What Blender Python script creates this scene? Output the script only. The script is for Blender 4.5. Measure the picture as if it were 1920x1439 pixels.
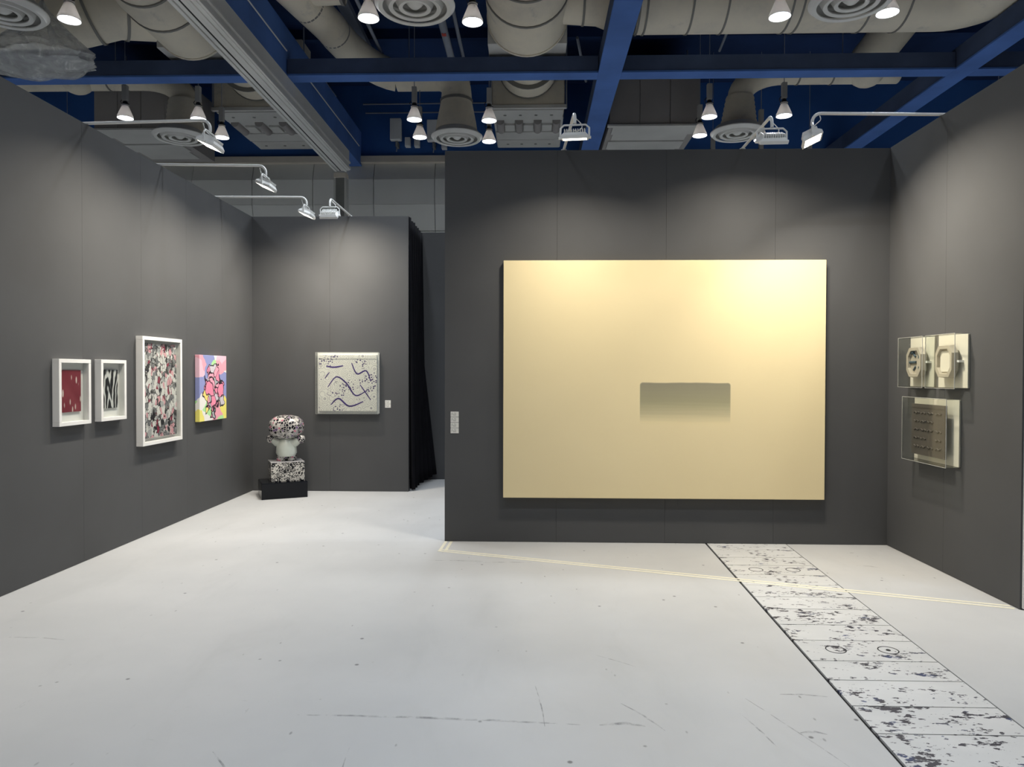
import bpy, bmesh, math, random
from mathutils import Vector, Matrix
random.seed(7)
PI = math.pi
sc = bpy.context.scene
for o in list(bpy.data.objects):
    bpy.data.objects.remove(o)
COL = sc.collection

# ------------------------------------------------------------ camera, world, exposure
YAW, PITCH, ROLL, FPX = 0.0281, -0.0148, 0.0022, 1335.0
_f = Vector((-math.sin(YAW) * math.cos(PITCH), math.cos(YAW) * math.cos(PITCH), math.sin(PITCH)))
_r = Vector((math.cos(YAW), math.sin(YAW), 0))
_u = _r.cross(_f)
_r2 = _r * math.cos(ROLL) + _u * math.sin(ROLL)
_u2 = _u * math.cos(ROLL) - _r * math.sin(ROLL)
cam = bpy.data.cameras.new('camera')
cam.sensor_fit = 'HORIZONTAL'
cam.sensor_width = 36.0
cam.lens = FPX / 1920 * 36.0
cam.clip_start, cam.clip_end = 0.05, 200
cam_o = bpy.data.objects.new('camera', cam)
COL.objects.link(cam_o)
m = Matrix((_r2, _u2, -_f)).transposed().to_4x4()
m.translation = Vector((0, 0, 1.55))
cam_o.matrix_world = m
sc.camera = cam_o

w = bpy.data.worlds.new('world')
sc.world = w
w.use_nodes = True
w.node_tree.nodes['Background'].inputs[0].default_value = (0.5, 0.55, 0.65, 1)
w.node_tree.nodes['Background'].inputs[1].default_value = 0.03

sc.view_settings.view_transform = 'Standard'
sc.view_settings.look = 'None'
sc.view_settings.gamma = 1.0
sc.view_settings.use_curve_mapping = False
sc.view_settings.exposure = 0.13
sc.cycles.max_bounces = 6
sc.cycles.diffuse_bounces = 3
sc.cycles.glossy_bounces = 2
sc.cycles.transparent_max_bounces = 12
sc.cycles.caustics_reflective = False
sc.cycles.caustics_refractive = False
PENDANT_W, PENDANT_SPREAD = 18.0, 142     # hall pendants: watts and beam angle
FLOOD_W, FLOOD_SPREAD = 21.0, 132         # booth arm floodlights
PENDANT_COL = (0.87, 0.935, 1.0)
FLOOD_COL = (1.0, 0.91, 0.76)
LENS_GLOW = 14.0

# ------------------------------------------------------------ node material helpers
class N:
    def __init__(self, name):
        self.m = bpy.data.materials.new(name)
        self.m.use_nodes = True
        self.t = self.m.node_tree
        self.b = self.t.nodes['Principled BSDF']
        self.out = self.t.nodes['Material Output']
    def n(self, typ, **kw):
        nd = self.t.nodes.new(typ)
        for k, v in kw.items():
            setattr(nd, k, v)
        return nd
    def l(self, a, b):
        self.t.links.new(a, b)
    def val(self, sock, v):
        if isinstance(v, bpy.types.NodeSocket):
            self.l(v, sock)
        else:
            sock.default_value = v
    def coord(self, which='Object', scale=(1, 1, 1), loc=(0, 0, 0), rot=(0, 0, 0)):
        c = self.n('ShaderNodeTexCoord')
        mp = self.n('ShaderNodeMapping')
        mp.inputs['Location'].default_value = loc
        mp.inputs['Rotation'].default_value = rot
        mp.inputs['Scale'].default_value = scale
        self.l(c.outputs[which], mp.inputs[0])
        return mp.outputs[0]
    def noise(self, vec, scale, detail=3.0, rough=0.5, dist=0.0):
        x = self.n('ShaderNodeTexNoise')
        self.l(vec, x.inputs['Vector'])
        x.inputs['Scale'].default_value = scale
        x.inputs['Detail'].default_value = detail
        x.inputs['Roughness'].default_value = rough
        x.inputs['Distortion'].default_value = dist
        return x
    def voro(self, vec, scale, feature='F1', rnd=1.0):
        x = self.n('ShaderNodeTexVoronoi', feature=feature)
        self.l(vec, x.inputs['Vector'])
        x.inputs['Scale'].default_value = scale
        x.inputs['Randomness'].default_value = rnd
        return x
    def ramp(self, fac, stops, interp='LINEAR'):
        x = self.n('ShaderNodeValToRGB')
        self.l(fac, x.inputs[0])
        r = x.color_ramp
        r.interpolation = interp
        while len(r.elements) > 1:
            r.elements.remove(r.elements[-1])
        r.elements[0].position = stops[0][0]
        r.elements[0].color = (*stops[0][1], 1)
        for p, c in stops[1:]:
            e = r.elements.new(p)
            e.color = (*c, 1)
        return x.outputs[0]
    def math(self, op, a, b=0.0, c=0.0, clamp=False):
        x = self.n('ShaderNodeMath', operation=op)
        x.use_clamp = clamp
        self.val(x.inputs[0], a); self.val(x.inputs[1], b); self.val(x.inputs[2], c)
        return x.outputs[0]
    def mix(self, fac, a, b, blend='MIX'):
        x = self.n('ShaderNodeMix', data_type='RGBA', blend_type=blend)
        self.val(x.inputs[0], fac)
        self.val(x.inputs[6], a if isinstance(a, bpy.types.NodeSocket) else (*a, 1))
        self.val(x.inputs[7], b if isinstance(b, bpy.types.NodeSocket) else (*b, 1))
        return x.outputs[2]
    def sep(self, vec):
        x = self.n('ShaderNodeSeparateXYZ')
        self.l(vec, x.inputs[0])
        return x.outputs
    def addv(self, a, b):
        x = self.n('ShaderNodeVectorMath', operation='ADD')
        self.l(a, x.inputs[0]); self.l(b, x.inputs[1])
        return x.outputs[0]
    def scalev(self, a, s):
        x = self.n('ShaderNodeVectorMath', operation='SCALE')
        self.l(a, x.inputs[0]); x.inputs[3].default_value = s
        return x.outputs[0]
    def bump(self, h, strength=0.2, dist=0.01):
        x = self.n('ShaderNodeBump')
        x.inputs['Strength'].default_value = strength
        x.inputs['Distance'].default_value = dist
        self.l(h, x.inputs['Height'])
        self.l(x.outputs[0], self.b.inputs['Normal'])
    def base(self, col, rough=0.6, metal=0.0, spec=0.5):
        self.val(self.b.inputs['Base Color'], col if isinstance(col, bpy.types.NodeSocket) else (*col, 1))
        self.val(self.b.inputs['Roughness'], rough)
        self.b.inputs['Metallic'].default_value = metal
        self.b.inputs['Specular IOR Level'].default_value = spec
        return self.m

def paint(name, col, rough=0.6, metal=0.0, var=0.12, scale=2.0, spec=0.5, bump=0.0, bscale=60):
    """plain paint with a soft unevenness"""
    k = N(name)
    v = k.coord()
    f = k.noise(v, scale, 4).outputs[0]
    lo = tuple(c * (1 - var) for c in col)
    hi = tuple(min(1, c * (1 + var)) for c in col)
    k.base(k.ramp(f, [(0.3, lo), (0.7, hi)]), rough, metal, spec)
    if bump:
        k.bump(k.noise(v, bscale, 2).outputs[0], bump, 0.005)
    return k.m

def emit(name, col, strength):
    k = N(name)
    e = k.n('ShaderNodeEmission')
    e.inputs[0].default_value = (*col, 1)
    e.inputs[1].default_value = strength
    k.l(e.outputs[0], k.out.inputs[0])
    k.m.cycles.emission_sampling = 'NONE'      # each lamp's area light does the lighting
    return k.m

MT = {}
MT['wall'] = paint('booth_wall_paint', (0.078, 0.079, 0.082), 0.75, var=0.06, scale=1.3, spec=0.25)
MT['wallcore'] = paint('wall_core', (0.05, 0.05, 0.05), 0.8, spec=0.2)
MT['white'] = paint('white_lacquer', (0.80, 0.79, 0.77), 0.4, var=0.03)
MT['whitemetal'] = paint('white_powder_coat', (0.78, 0.78, 0.76), 0.35, var=0.03)
MT['slab'] = paint('navy_ceiling_paint', (0.02, 0.045, 0.13), 0.8, var=0.25, scale=0.8, spec=0.2)
MT['beam'] = paint('blue_beam_paint', (0.085, 0.185, 0.50), 0.7, var=0.14, scale=1.6, spec=0.3, bump=0.3, bscale=18)
MT['beamweb'] = paint('grey_navy_beam_web', (0.075, 0.105, 0.19), 0.8, var=0.2, scale=1.4, spec=0.2, bump=0.3, bscale=14)  # web faces darker and greyer than the blue flanges
MT['navy'] = paint('navy_wall_paint', (0.045, 0.14, 0.42), 0.8, var=0.15, scale=0.7, spec=0.2)
def m_duct():
    k = N('beige_duct_cloth')
    v = k.coord()
    c = k.ramp(k.noise(v, 1.3, 5, 0.65).outputs[0], [(0.25, (0.62, 0.57, 0.48)), (0.5, (0.77, 0.70, 0.57)), (0.75, (0.84, 0.76, 0.60))])
    c = k.mix(k.ramp(k.noise(k.coord(loc=(4, 2, 7)), 2.6, 5, 0.7, 0.5).outputs[0], [(0.58, (0, 0, 0)), (0.75, (0.45, 0.45, 0.45))]), c, (0.35, 0.34, 0.33))
    k.base(c, 0.65, 0, 0.35)
    k.bump(k.noise(v, 26, 3).outputs[0], 0.3, 0.006)
    return k.m
MT['duct'] = m_duct()
MT['band'] = paint('duct_band', (0.22, 0.21, 0.19), 0.5, var=0.1)
MT['unit'] = paint('grey_plenum_sheet', (0.58, 0.57, 0.54), 0.55, var=0.1, scale=1.2)
MT['unitdark'] = paint('brown_grey_plenum', (0.36, 0.335, 0.32), 0.7, var=0.1, scale=1.0)
MT['rail'] = paint('grey_track_rail', (0.74, 0.73, 0.70), 0.45, var=0.08, scale=1.0)
MT['raildark'] = paint('dark_track_groove', (0.02, 0.02, 0.02), 0.8)
MT['vent'] = paint('white_vent_enamel', (0.84, 0.82, 0.77), 0.4, var=0.05)
MT['pipe'] = paint('grey_blue_conduit', (0.28, 0.31, 0.37), 0.5, var=0.1)
MT['panel'] = paint('grey_acoustic_panel', (0.85, 0.84, 0.79), 0.7, var=0.05, scale=0.8)
MT['fascia'] = paint('beige_fascia', (0.70, 0.63, 0.53), 0.6, var=0.05)
MT['column'] = paint('dark_column', (0.20, 0.20, 0.185), 0.6, var=0.05)
MT['driver'] = paint('lamp_driver_box', (0.42, 0.41, 0.39), 0.5, var=0.05)
MT['black'] = paint('black_rubber', (0.012, 0.012, 0.014), 0.5, var=0.1)
MT['curtain'] = paint('black_curtain_cloth', (0.006, 0.006, 0.008), 0.95, var=0.2, scale=4, spec=0.1)
MT['gloss_black'] = paint('gloss_black_acrylic', (0.004, 0.005, 0.008), 0.10, var=0.1, spec=0.25)
MT['shade'] = paint('lamp_shade_enamel', (0.62, 0.56, 0.52), 0.35, var=0.05)
def m_shade():
    k = N('translucent_lamp_shade')
    k.base((0.80, 0.77, 0.74), 0.35)
    tl = k.n('ShaderNodeBsdfTranslucent'); tl.inputs[0].default_value = (0.85, 0.80, 0.76, 1)
    mx = k.n('ShaderNodeMixShader'); mx.inputs[0].default_value = 0.18
    k.l(k.b.outputs[0], mx.inputs[1]); k.l(tl.outputs[0], mx.inputs[2]); k.l(mx.outputs[0], k.out.inputs[0])
    return k.m
MT['shade'] = m_shade()
MT['pendant_lens'] = emit('pendant_lens', PENDANT_COL, LENS_GLOW)
MT['flood_lens'] = emit('flood_lens', FLOOD_COL, LENS_GLOW)
MT['tape'] = paint('masking_tape', (0.80, 0.76, 0.62), 0.6, var=0.05, scale=6)
MT['seam'] = paint('floor_gap', (0.02, 0.02, 0.022), 0.9, var=0.3, scale=9)

def m_floor():
    k = N('painted_concrete')
    v = k.coord()
    n1 = k.noise(v, 0.55, 5, 0.6).outputs[0]
    n2 = k.noise(k.coord(scale=(1.6, 0.5, 1)), 1.7, 5, 0.65, 0.6).outputs[0]
    c = k.ramp(n1, [(0.30, (0.50, 0.505, 0.51)), (0.72, (0.59, 0.59, 0.59))])
    c = k.mix(k.ramp(n2, [(0.54, (0, 0, 0)), (0.78, (0.32, 0.32, 0.32))]), c, (0.43, 0.435, 0.43))
    # small dark specks, sparse
    vo = k.voro(v, 5.5)
    sp = k.ramp(vo.outputs['Distance'], [(0.040, (1, 1, 1)), (0.075, (0, 0, 0))])
    gate = k.ramp(k.sep(vo.outputs['Color'])[0], [(0.40, (0, 0, 0)), (0.43, (1, 1, 1))])
    c = k.mix(k.math('MULTIPLY', k.math('MULTIPLY', sp, gate), 0.75), c, (0.07, 0.07, 0.075))
    vo2 = k.voro(k.coord(scale=(1.0, 0.45, 1), rot=(0, 0, 0.6)), 13.0)
    g2 = k.math('MULTIPLY', k.ramp(k.sep(vo2.outputs['Color'])[1], [(0.68, (0, 0, 0)), (0.72, (1, 1, 1))]), k.ramp(k.noise(v, 0.9, 2).outputs[0], [(0.38, (0, 0, 0)), (0.55, (1, 1, 1))]))
    c = k.mix(k.math('MULTIPLY', k.math('MULTIPLY', k.ramp(vo2.outputs['Distance'], [(0.05, (1, 1, 1)), (0.10, (0, 0, 0))]), g2), 0.6), c, (0.12, 0.12, 0.12))
    # thin elongated scuffs in patches
    sv = k.coord(scale=(1.0, 7.0, 1), rot=(0, 0, 0.25))
    sn = k.noise(sv, 5.0, 6, 0.7, 0.3).outputs[0]
    patch = k.ramp(k.noise(v, 1.1, 2).outputs[0], [(0.52, (0, 0, 0)), (0.66, (1, 1, 1))])
    sc_ = k.ramp(sn, [(0.665, (0, 0, 0)), (0.70, (1, 1, 1))])
    c = k.mix(k.math('MULTIPLY', k.math('MULTIPLY', sc_, patch), 0.45), c, (0.20, 0.20, 0.21))
    sv = k.coord(scale=(6.0, 1.0, 1), rot=(0, 0, -0.5), loc=(3, 5, 0))
    sn = k.noise(sv, 3.6, 5, 0.7, 0.2).outputs[0]
    c = k.mix(k.math('MULTIPLY', k.ramp(sn, [(0.69, (0, 0, 0)), (0.715, (1, 1, 1))]), 0.3), c, (0.25, 0.25, 0.26))
    r = k.ramp(k.noise(v, 1.3, 4).outputs[0], [(0.3, (0.40, 0.40, 0.40)), (0.7, (0.55, 0.55, 0.55))])
    k.base(c, 0.5, 0, 0.45)
    k.l(r, k.b.inputs['Roughness'])
    return k.m
MT['floor'] = m_floor()

def m_plate():
    k = N('worn_white_plate_paint')
    info = k.n('ShaderNodeObjectInfo')
    cv = k.n('ShaderNodeCombineXYZ')
    rr = k.math('MULTIPLY', info.outputs['Random'], 37.0)
    k.l(rr, cv.inputs[0]); k.l(rr, cv.inputs[1])
    v0 = k.coord(scale=(1, 1.9, 1))
    v = k.addv(v0, cv.outputs[0])
    big = k.noise(v, 4.5, 3, 0.6).outputs[0]
    fine = k.noise(v, 23.0, 4, 0.6).outputs[0]
    fine2 = k.noise(v, 60.0, 2, 0.5).outputs[0]
    s = k.math('ADD', k.math('MULTIPLY', big, 0.75), k.math('MULTIPLY', fine, 0.8))
    s = k.math('ADD', s, k.math('MULTIPLY', info.outputs['Random'], 0.06))
    chip = k.ramp(s, [(0.885, (0, 0, 0)), (0.905, (1, 1, 1))])
    chip2 = k.ramp(k.math('ADD', k.math('MULTIPLY', fine2, 0.7), k.math('MULTIPLY', big, 0.5)), [(0.755, (0, 0, 0)), (0.77, (1, 1, 1))])
    chip = k.math('MAXIMUM', chip, chip2)
    c = k.ramp(k.noise(v, 2.5, 4).outputs[0], [(0.3, (0.58, 0.585, 0.585)), (0.7, (0.66, 0.66, 0.655))])
    dark = k.ramp(k.noise(v, 7, 2).outputs[0], [(0.55, (0.045, 0.042, 0.055)), (0.74, (0.05, 0.08, 0.20))])
    k.base(k.mix(chip, c, dark), 0.5, 0, 0.4)
    return k.m
MT['plate'] = m_plate()

def m_acrylic():
    k = N('clear_acrylic')
    tr = k.n('ShaderNodeBsdfTransparent'); tr.inputs[0].default_value = (0.97, 0.98, 0.97, 1)
    gl = k.n('ShaderNodeBsdfGlossy'); gl.inputs[1].default_value = 0.04
    lw = k.n('ShaderNodeLayerWeight'); lw.inputs[0].default_value = 0.5
    fr = k.math('ADD', k.math('MULTIPLY', k.math('POWER', lw.outputs['Facing'], 5.0), 0.7), 0.035)
    mx = k.n('ShaderNodeMixShader')
    k.l(fr, mx.inputs[0]); k.l(tr.outputs[0], mx.inputs[1]); k.l(gl.outputs[0], mx.inputs[2])
    k.l(mx.outputs[0], k.out.inputs[0])
    return k.m
MT['acrylic'] = m_acrylic()
MT['acrylic_edge'] = paint('acrylic_edge', (0.62, 0.62, 0.58), 0.3, var=0.05)

def m_film():
    k = N('plastic_film')
    f = k.noise(k.coord(scale=(2.2, 2.2, 0.5)), 3.2, 4, 0.6, 0.8).outputs[0]
    f2 = k.noise(k.coord(scale=(0.7, 0.7, 3.0)), 3.0, 4, 0.6, 1.2).outputs[0]
    a = k.ramp(k.math('MAXIMUM', f, f2), [(0.45, (0.34, 0.34, 0.34)), (0.60, (0.48, 0.48, 0.48)), (0.72, (0.90, 0.90, 0.90))])
    tr = k.n('ShaderNodeBsdfTransparent')
    k.base((0.85, 0.85, 0.82), 0.2)
    mx = k.n('ShaderNodeMixShader')
    k.l(a, mx.inputs[0]); k.l(tr.outputs[0], mx.inputs[1]); k.l(k.b.outputs[0], mx.inputs[2])
    k.l(mx.outputs[0], k.out.inputs[0])
    return k.m
MT['film'] = m_film()

# ------------------------------------------------------------ mesh helpers
def box(bm, lo, hi, mtx=None):
    """axis-aligned box between two corners, optionally transformed"""
    x0, y0, z0 = lo; x1, y1, z1 = hi
    co = [(x0, y0, z0), (x1, y0, z0), (x1, y1, z0), (x0, y1, z0), (x0, y0, z1), (x1, y0, z1), (x1, y1, z1), (x0, y1, z1)]
    vs = [bm.verts.new(mtx @ Vector(c) if mtx else c) for c in co]
    for f in ((3, 2, 1, 0), (4, 5, 6, 7), (0, 1, 5, 4), (1, 2, 6, 5), (2, 3, 7, 6), (3, 0, 4, 7)):
        bm.faces.new([vs[i] for i in f])
    return vs

def tube(bm, path, r, seg=12, cap=True, rfun=None, sub=1, closed=False):
    """swept tube along a list of points; rfun(i, n) scales the radius"""
    P = [Vector(p) for p in path]
    if sub > 1:
        Q, RR = [], []
        rl = r if isinstance(r, (list, tuple)) else [r] * len(P)
        for a, b, ra, rb in zip(P, P[1:], rl, rl[1:]):
            for i in range(sub):
                Q.append(a.lerp(b, i / sub)); RR.append(ra + (rb - ra) * i / sub)
        Q.append(P[-1]); RR.append(rl[-1]); P = Q; r = RR
    n = len(P)
    T = []
    for i in range(n):
        t = (P[min(i + 1, n - 1)] - P[max(i - 1, 0)])
        T.append(t.normalized())
    up = Vector((0, 0, 1)) if abs(T[0].z) < 0.9 else Vector((1, 0, 0))
    a = (up - T[0] * up.dot(T[0])).normalized()
    rings = []
    for i in range(n):
        a = (a - T[i] * a.dot(T[i])).normalized()
        b = T[i].cross(a)
        rr = r[i] if isinstance(r, (list, tuple)) else r
        if rfun:
            rr *= rfun(i, n)
        rings.append([bm.verts.new(P[i] + (a * math.cos(2 * PI * k / seg) + b * math.sin(2 * PI * k / seg)) * rr) for k in range(seg)])
    for i in range(n - 1):
        for k in range(seg):
            bm.faces.new((rings[i][k], rings[i][(k + 1) % seg], rings[i + 1][(k + 1) % seg], rings[i + 1][k]))
    if cap:
        bm.faces.new(list(reversed(rings[0])))
        bm.faces.new(rings[-1])

def lathe(bm, prof, seg=32, c=(0, 0, 0)):
    """profile of (radius, z) turned about the vertical axis"""
    rings = []
    for r, z in prof:
        if r < 1e-6:
            rings.append([bm.verts.new((c[0], c[1], c[2] + z))])
        else:
            rings.append([bm.verts.new((c[0] + r * math.cos(2 * PI * k / seg), c[1] + r * math.sin(2 * PI * k / seg), c[2] + z)) for k in range(seg)])
    for A, B in zip(rings, rings[1:]):
        for k in range(seg):
            q = [A[k % len(A)], A[(k + 1) % seg % len(A)], B[(k + 1) % seg % len(B)], B[k % len(B)]]
            u = []
            for x in q:
                if x not in u:
                    u.append(x)
            if len(u) > 2:
                bm.faces.new(u)

def prism(bm, pts, axis, a, b):
    """2D outline extruded along an axis: pts are the other two coordinates in order"""
    def mk(p, t):
        return {'x': (t, p[0], p[1]), 'y': (p[0], t, p[1]), 'z': (p[0], p[1], t)}[axis]
    A = [bm.verts.new(mk(p, a)) for p in pts]
    B = [bm.verts.new(mk(p, b)) for p in pts]
    n = len(pts)
    bm.faces.new(A); bm.faces.new(list(reversed(B)))
    for i in range(n):
        bm.faces.new((A[i], B[i], B[(i + 1) % n], A[(i + 1) % n]))

def arc(p0, pc, p1, n=8):
    """quarter-bend points from p0 to p1 around the corner pc"""
    p0, pc, p1 = Vector(p0), Vector(pc), Vector(p1)
    out = []
    for i in range(n + 1):
        t = i / n * PI / 2
        out.append(pc + (p0 - pc) * (1 - math.sin(t)) + (p1 - pc) * (1 - math.cos(t)))
    return out

def obj(name, bm, mat, parent=None, smooth=False, bevel=0.0, kind=None, loc=None):
    bmesh.ops.recalc_face_normals(bm, faces=bm.faces)
    me = bpy.data.meshes.new(name)
    bm.to_mesh(me); bm.free()
    me.materials.append(MT[mat] if isinstance(mat, str) else mat)
    o = bpy.data.objects.new(name, me)
    COL.objects.link(o)
    if parent:
        o.parent = parent
    if loc:
        o.location = loc
    if smooth:
        for p in me.polygons:
            p.use_smooth = True
        try:
            me.set_sharp_from_angle(angle=math.radians(40))
        except Exception:
            pass
    if bevel:
        md = o.modifiers.new('bevel', 'BEVEL')
        md.width = bevel; md.segments = 2; md.limit_method = 'ANGLE'
    if kind:
        o['kind'] = kind
    return o

def bxo(name, lo, hi, mat, parent=None, bevel=0.0, mtx=None, **kw):
    bm = bmesh.new(); box(bm, lo, hi, mtx)
    return obj(name, bm, mat, parent, bevel=bevel, **kw)

def tubo(name, path, r, mat, parent=None, seg=12, **kw):
    bm = bmesh.new()
    tube(bm, path, r, seg, **{k: kw.pop(k) for k in ('cap', 'rfun', 'sub') if k in kw})
    return obj(name, bm, mat, parent, smooth=True, **kw)

def tag(o, label, cat, group=None):
    o['label'] = label; o['category'] = cat
    if group:
        o['group'] = group
    return o

def thing(name, label, cat, loc=(0, 0, 0), rotz=0.0, group=None):
    o = bpy.data.objects.new(name, None)
    o.empty_display_size = 0.1
    COL.objects.link(o)
    o.location = loc; o.rotation_euler = (0, 0, rotz)
    return tag(o, label, cat, group)

def dup(root, loc=None, rotz=None, label=None, group=None):
    r = root.copy(); COL.objects.link(r)
    if loc is not None:
        r.location = loc
    if rotz is not None:
        r.rotation_euler = (0, 0, rotz)
    if label:
        r['label'] = label
    if group:
        r['group'] = group
    for ch in list(root.children):
        c = ch.copy(); COL.objects.link(c); c.parent = r
        for g in list(ch.children):
            d = g.copy(); COL.objects.link(d); d.parent = c
    return r

def beam(name, parent, mtx, shape, sx, sy, watts, spread, col):
    """the lamp's own light: an area light lying on its lens"""
    L = bpy.data.lights.new(name, 'AREA')
    L.shape = shape; L.size = sx
    if shape == 'RECTANGLE':
        L.size_y = sy
    L.energy = watts; L.color = col; L.spread = math.radians(spread)
    o = bpy.data.objects.new(name, L)
    COL.objects.link(o); o.parent = parent; o.matrix_local = mtx
    return o

# ------------------------------------------------------------ setting: floor
XL, XR, YB, YR, H = -3.653, 3.209, 6.506, 9.21, 3.58
def trench_x(y, side):          # edges of the plate strip, which runs a little askew
    return (1.3905 + 0.03165 * y) if side == 0 else (2.005 + 0.0461 * y)
bm = bmesh.new()
FX0, FX1, FY0, FY1 = -14.0, 16.0, -12.0, 15.2
ty0, ty1 = -6.0, 6.60
G = 0.018
def quad(bm, pts, t=-0.15):
    A = [bm.verts.new((x, y, 0)) for x, y in pts]
    B = [bm.verts.new((x, y, t)) for x, y in pts]
    bm.faces.new(A); bm.faces.new(list(reversed(B)))
    for i in range(4):
        bm.faces.new((A[i], B[i], B[(i + 1) % 4], A[(i + 1) % 4]))
quad(bm, [(FX0, FY0), (FX1, FY0), (FX1, ty0), (FX0, ty0)])
quad(bm, [(FX0, ty1), (FX1, ty1), (FX1, FY1), (FX0, FY1)])
quad(bm, [(FX0, ty0), (trench_x(ty0, 0) - G, ty0), (trench_x(ty1, 0) - G, ty1), (FX0, ty1)])
quad(bm, [(trench_x(ty0, 1) + 0.008, ty0), (FX1, ty0), (FX1, ty1), (trench_x(ty1, 1) + 0.008, ty1)])
floor = obj('floor', bm, 'floor', kind='structure')
bm = bmesh.new()
box(bm, (0.9, ty0, -0.16), (2.5, ty1, -0.012))
obj('trench_bed', bm, 'seam', floor)
ys = [6.59, 6.288, 6.033, 5.783, 5.508, 5.245, 4.97, 4.713, 4.424, 4.16, 3.868, 3.621, 3.343, 3.083, 2.815, 2.55, 2.28, 2.01, 1.74]
for i, (a, b) in enumerate(zip(ys, ys[1:])):
    yc = (a + b) / 2
    g = 0.005 if i in (2, 6, 8, 10, 12, 14) else 0.002
    bm = bmesh.new()
    pts = [(trench_x(b, 0), b + g), (trench_x(b, 1), b + g), (trench_x(a, 1), a - g), (trench_x(a, 0), a - g)]
    xm = sum(p[0] for p in pts) / 4
    A = [bm.verts.new((x - xm, y - yc, 0.0)) for x, y in pts]
    B = [bm.verts.new((x - xm, y - yc, -0.011)) for x, y in pts]
    bm.faces.new(A); bm.faces.new(list(reversed(B)))
    for q in range(4):
        bm.faces.new((A[q], B[q], B[(q + 1) % 4], A[(q + 1) % 4]))
    pl = obj('floor_plate', bm, 'plate', floor, loc=(xm, yc, 0.0005))
    if i in (3, 9, 15):
        for dx in (-0.145, 0.145):
            bm = bmesh.new()
            lathe(bm, [(0.050, 0.0), (0.050, 0.0012), (0.0555, 0.0012), (0.0555, 0.0)], 28)
            obj('lifting_ring', bm, 'seam', pl, loc=(dx, 0.01, 0))
        if i == 9:
            bm = bmesh.new(); lathe(bm, [(0, 0.0012), (0.013, 0.0012), (0.013, 0)], 16)
            obj('lifting_hole', bm, 'seam', pl, loc=(0.145, 0.01, 0))
# tape lines on the floor
def strip(name, p0, p1, wd, mat, parent=None, z=0.0012):
    p0, p1 = Vector(p0), Vector(p1)
    d = (p1 - p0).normalized(); nrm = Vector((-d.y, d.x)) * wd / 2
    bm = bmesh.new()
    a = [bm.verts.new((q.x, q.y, z)) for q in (p0 - nrm, p1 - nrm, p1 + nrm, p0 + nrm)]
    b = [bm.verts.new((q.x, q.y, 0.0)) for q in (p0 - nrm, p1 - nrm, p1 + nrm, p0 + nrm)]
    bm.faces.new(a); bm.faces.new(list(reversed(b)))
    for i in range(4):
        bm.faces.new((a[i], b[i], b[(i + 1) % 4], a[(i + 1) % 4]))
    return obj(name, bm, mat, parent)
t = thing('floor_tape', 'pale double strip of masking tape running across the grey floor', 'tape', (0, 0, 0))
strip('tape_strip', (-0.815, 6.150), (3.190, 4.772), 0.026, 'tape', t, 0.0016)
strip('tape_strip', (-0.790, 6.195), (3.195, 4.825), 0.026, 'tape', t, 0.0016)
strip('tape_strip', (-0.800, 6.135), (-0.785, 6.500), 0.026, 'tape', t, 0.0020)
strip('tape_strip', (-0.748, 6.150), (-0.736, 6.500), 0.026, 'tape', t, 0.0020)
# long scuffs and scratches
k = N('floor_scuff')
v = k.coord()
f = k.noise(k.coord(scale=(1, 1, 1)), 14, 5, 0.7).outputs[0]
tr = k.n('ShaderNodeBsdfTransparent')
k.base((0.24, 0.24, 0.25), 0.6)
mx = k.n('ShaderNodeMixShader')
k.l(k.ramp(f, [(0.42, (0, 0, 0)), (0.64, (0.42, 0.42, 0.42))]), mx.inputs[0])
k.l(tr.outputs[0], mx.inputs[1]); k.l(k.b.outputs[0], mx.inputs[2])
k.l(mx.outputs[0], k.out.inputs[0])
SCUFF = k.m
for p0, p1, wd in (((-1.06, 3.17), (0.22, 3.12), 0.018), ((0.30, 3.12), (0.50, 3.115), 0.022), ((-0.85, 5.83), (-0.40, 5.82), 0.012),
                   ((-0.45, 5.78), (0.0, 5.80), 0.012), ((-1.30, 2.85), (-1.05, 2.52), 0.010), ((-2.65, 2.75), (-2.80, 2.55), 0.008),
                   ((0.02, 3.5), (0.06, 3.1), 0.006), ((0.95, 3.25), (1.02, 2.95), 0.008), ((0.42, 3.33), (0.58, 3.08), 0.010),
                   ((1.20, 3.45), (1.42, 3.43), 0.012), ((1.16, 3.08), (1.27, 3.07), 0.016), ((1.02, 3.4), (1.28, 2.75), 0.007), ((-0.75, 2.9), (-0.73, 2.4), 0.006), ((0.35, 3.9), (0.55, 3.75), 0.006),
                   ((-3.05, 4.05), (-2.7, 4.02), 0.012), ((2.62, 5.8), (2.78, 5.74), 0.02), ((2.72, 6.2), (2.8, 6.19), 0.02)):
    d_ = Vector(p1) - Vector(p0)
    bm = bmesh.new()
    nn = Vector((-d_.y, d_.x)).normalized() * wd / 2
    K = 10
    prev = None
    for i in range(K + 1):          # slightly bowed, tapering, flat on the floor
        c_ = Vector(p0) + d_ * i / K + nn * 2.0 * math.sin(PI * i / K) * random.uniform(0.6, 1.2)
        t_ = math.sin(PI * (i + 0.5) / (K + 1)) ** 0.5
        a_, b_ = c_ - nn * t_, c_ + nn * t_
        cur = (bm.verts.new((a_.x, a_.y, 0.0009)), bm.verts.new((b_.x, b_.y, 0.0009)))
        if prev:
            bm.faces.new((prev[0], cur[0], cur[1], prev[1]))
        prev = cur
    obj('scuff_mark', bm, SCUFF, floor)

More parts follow.
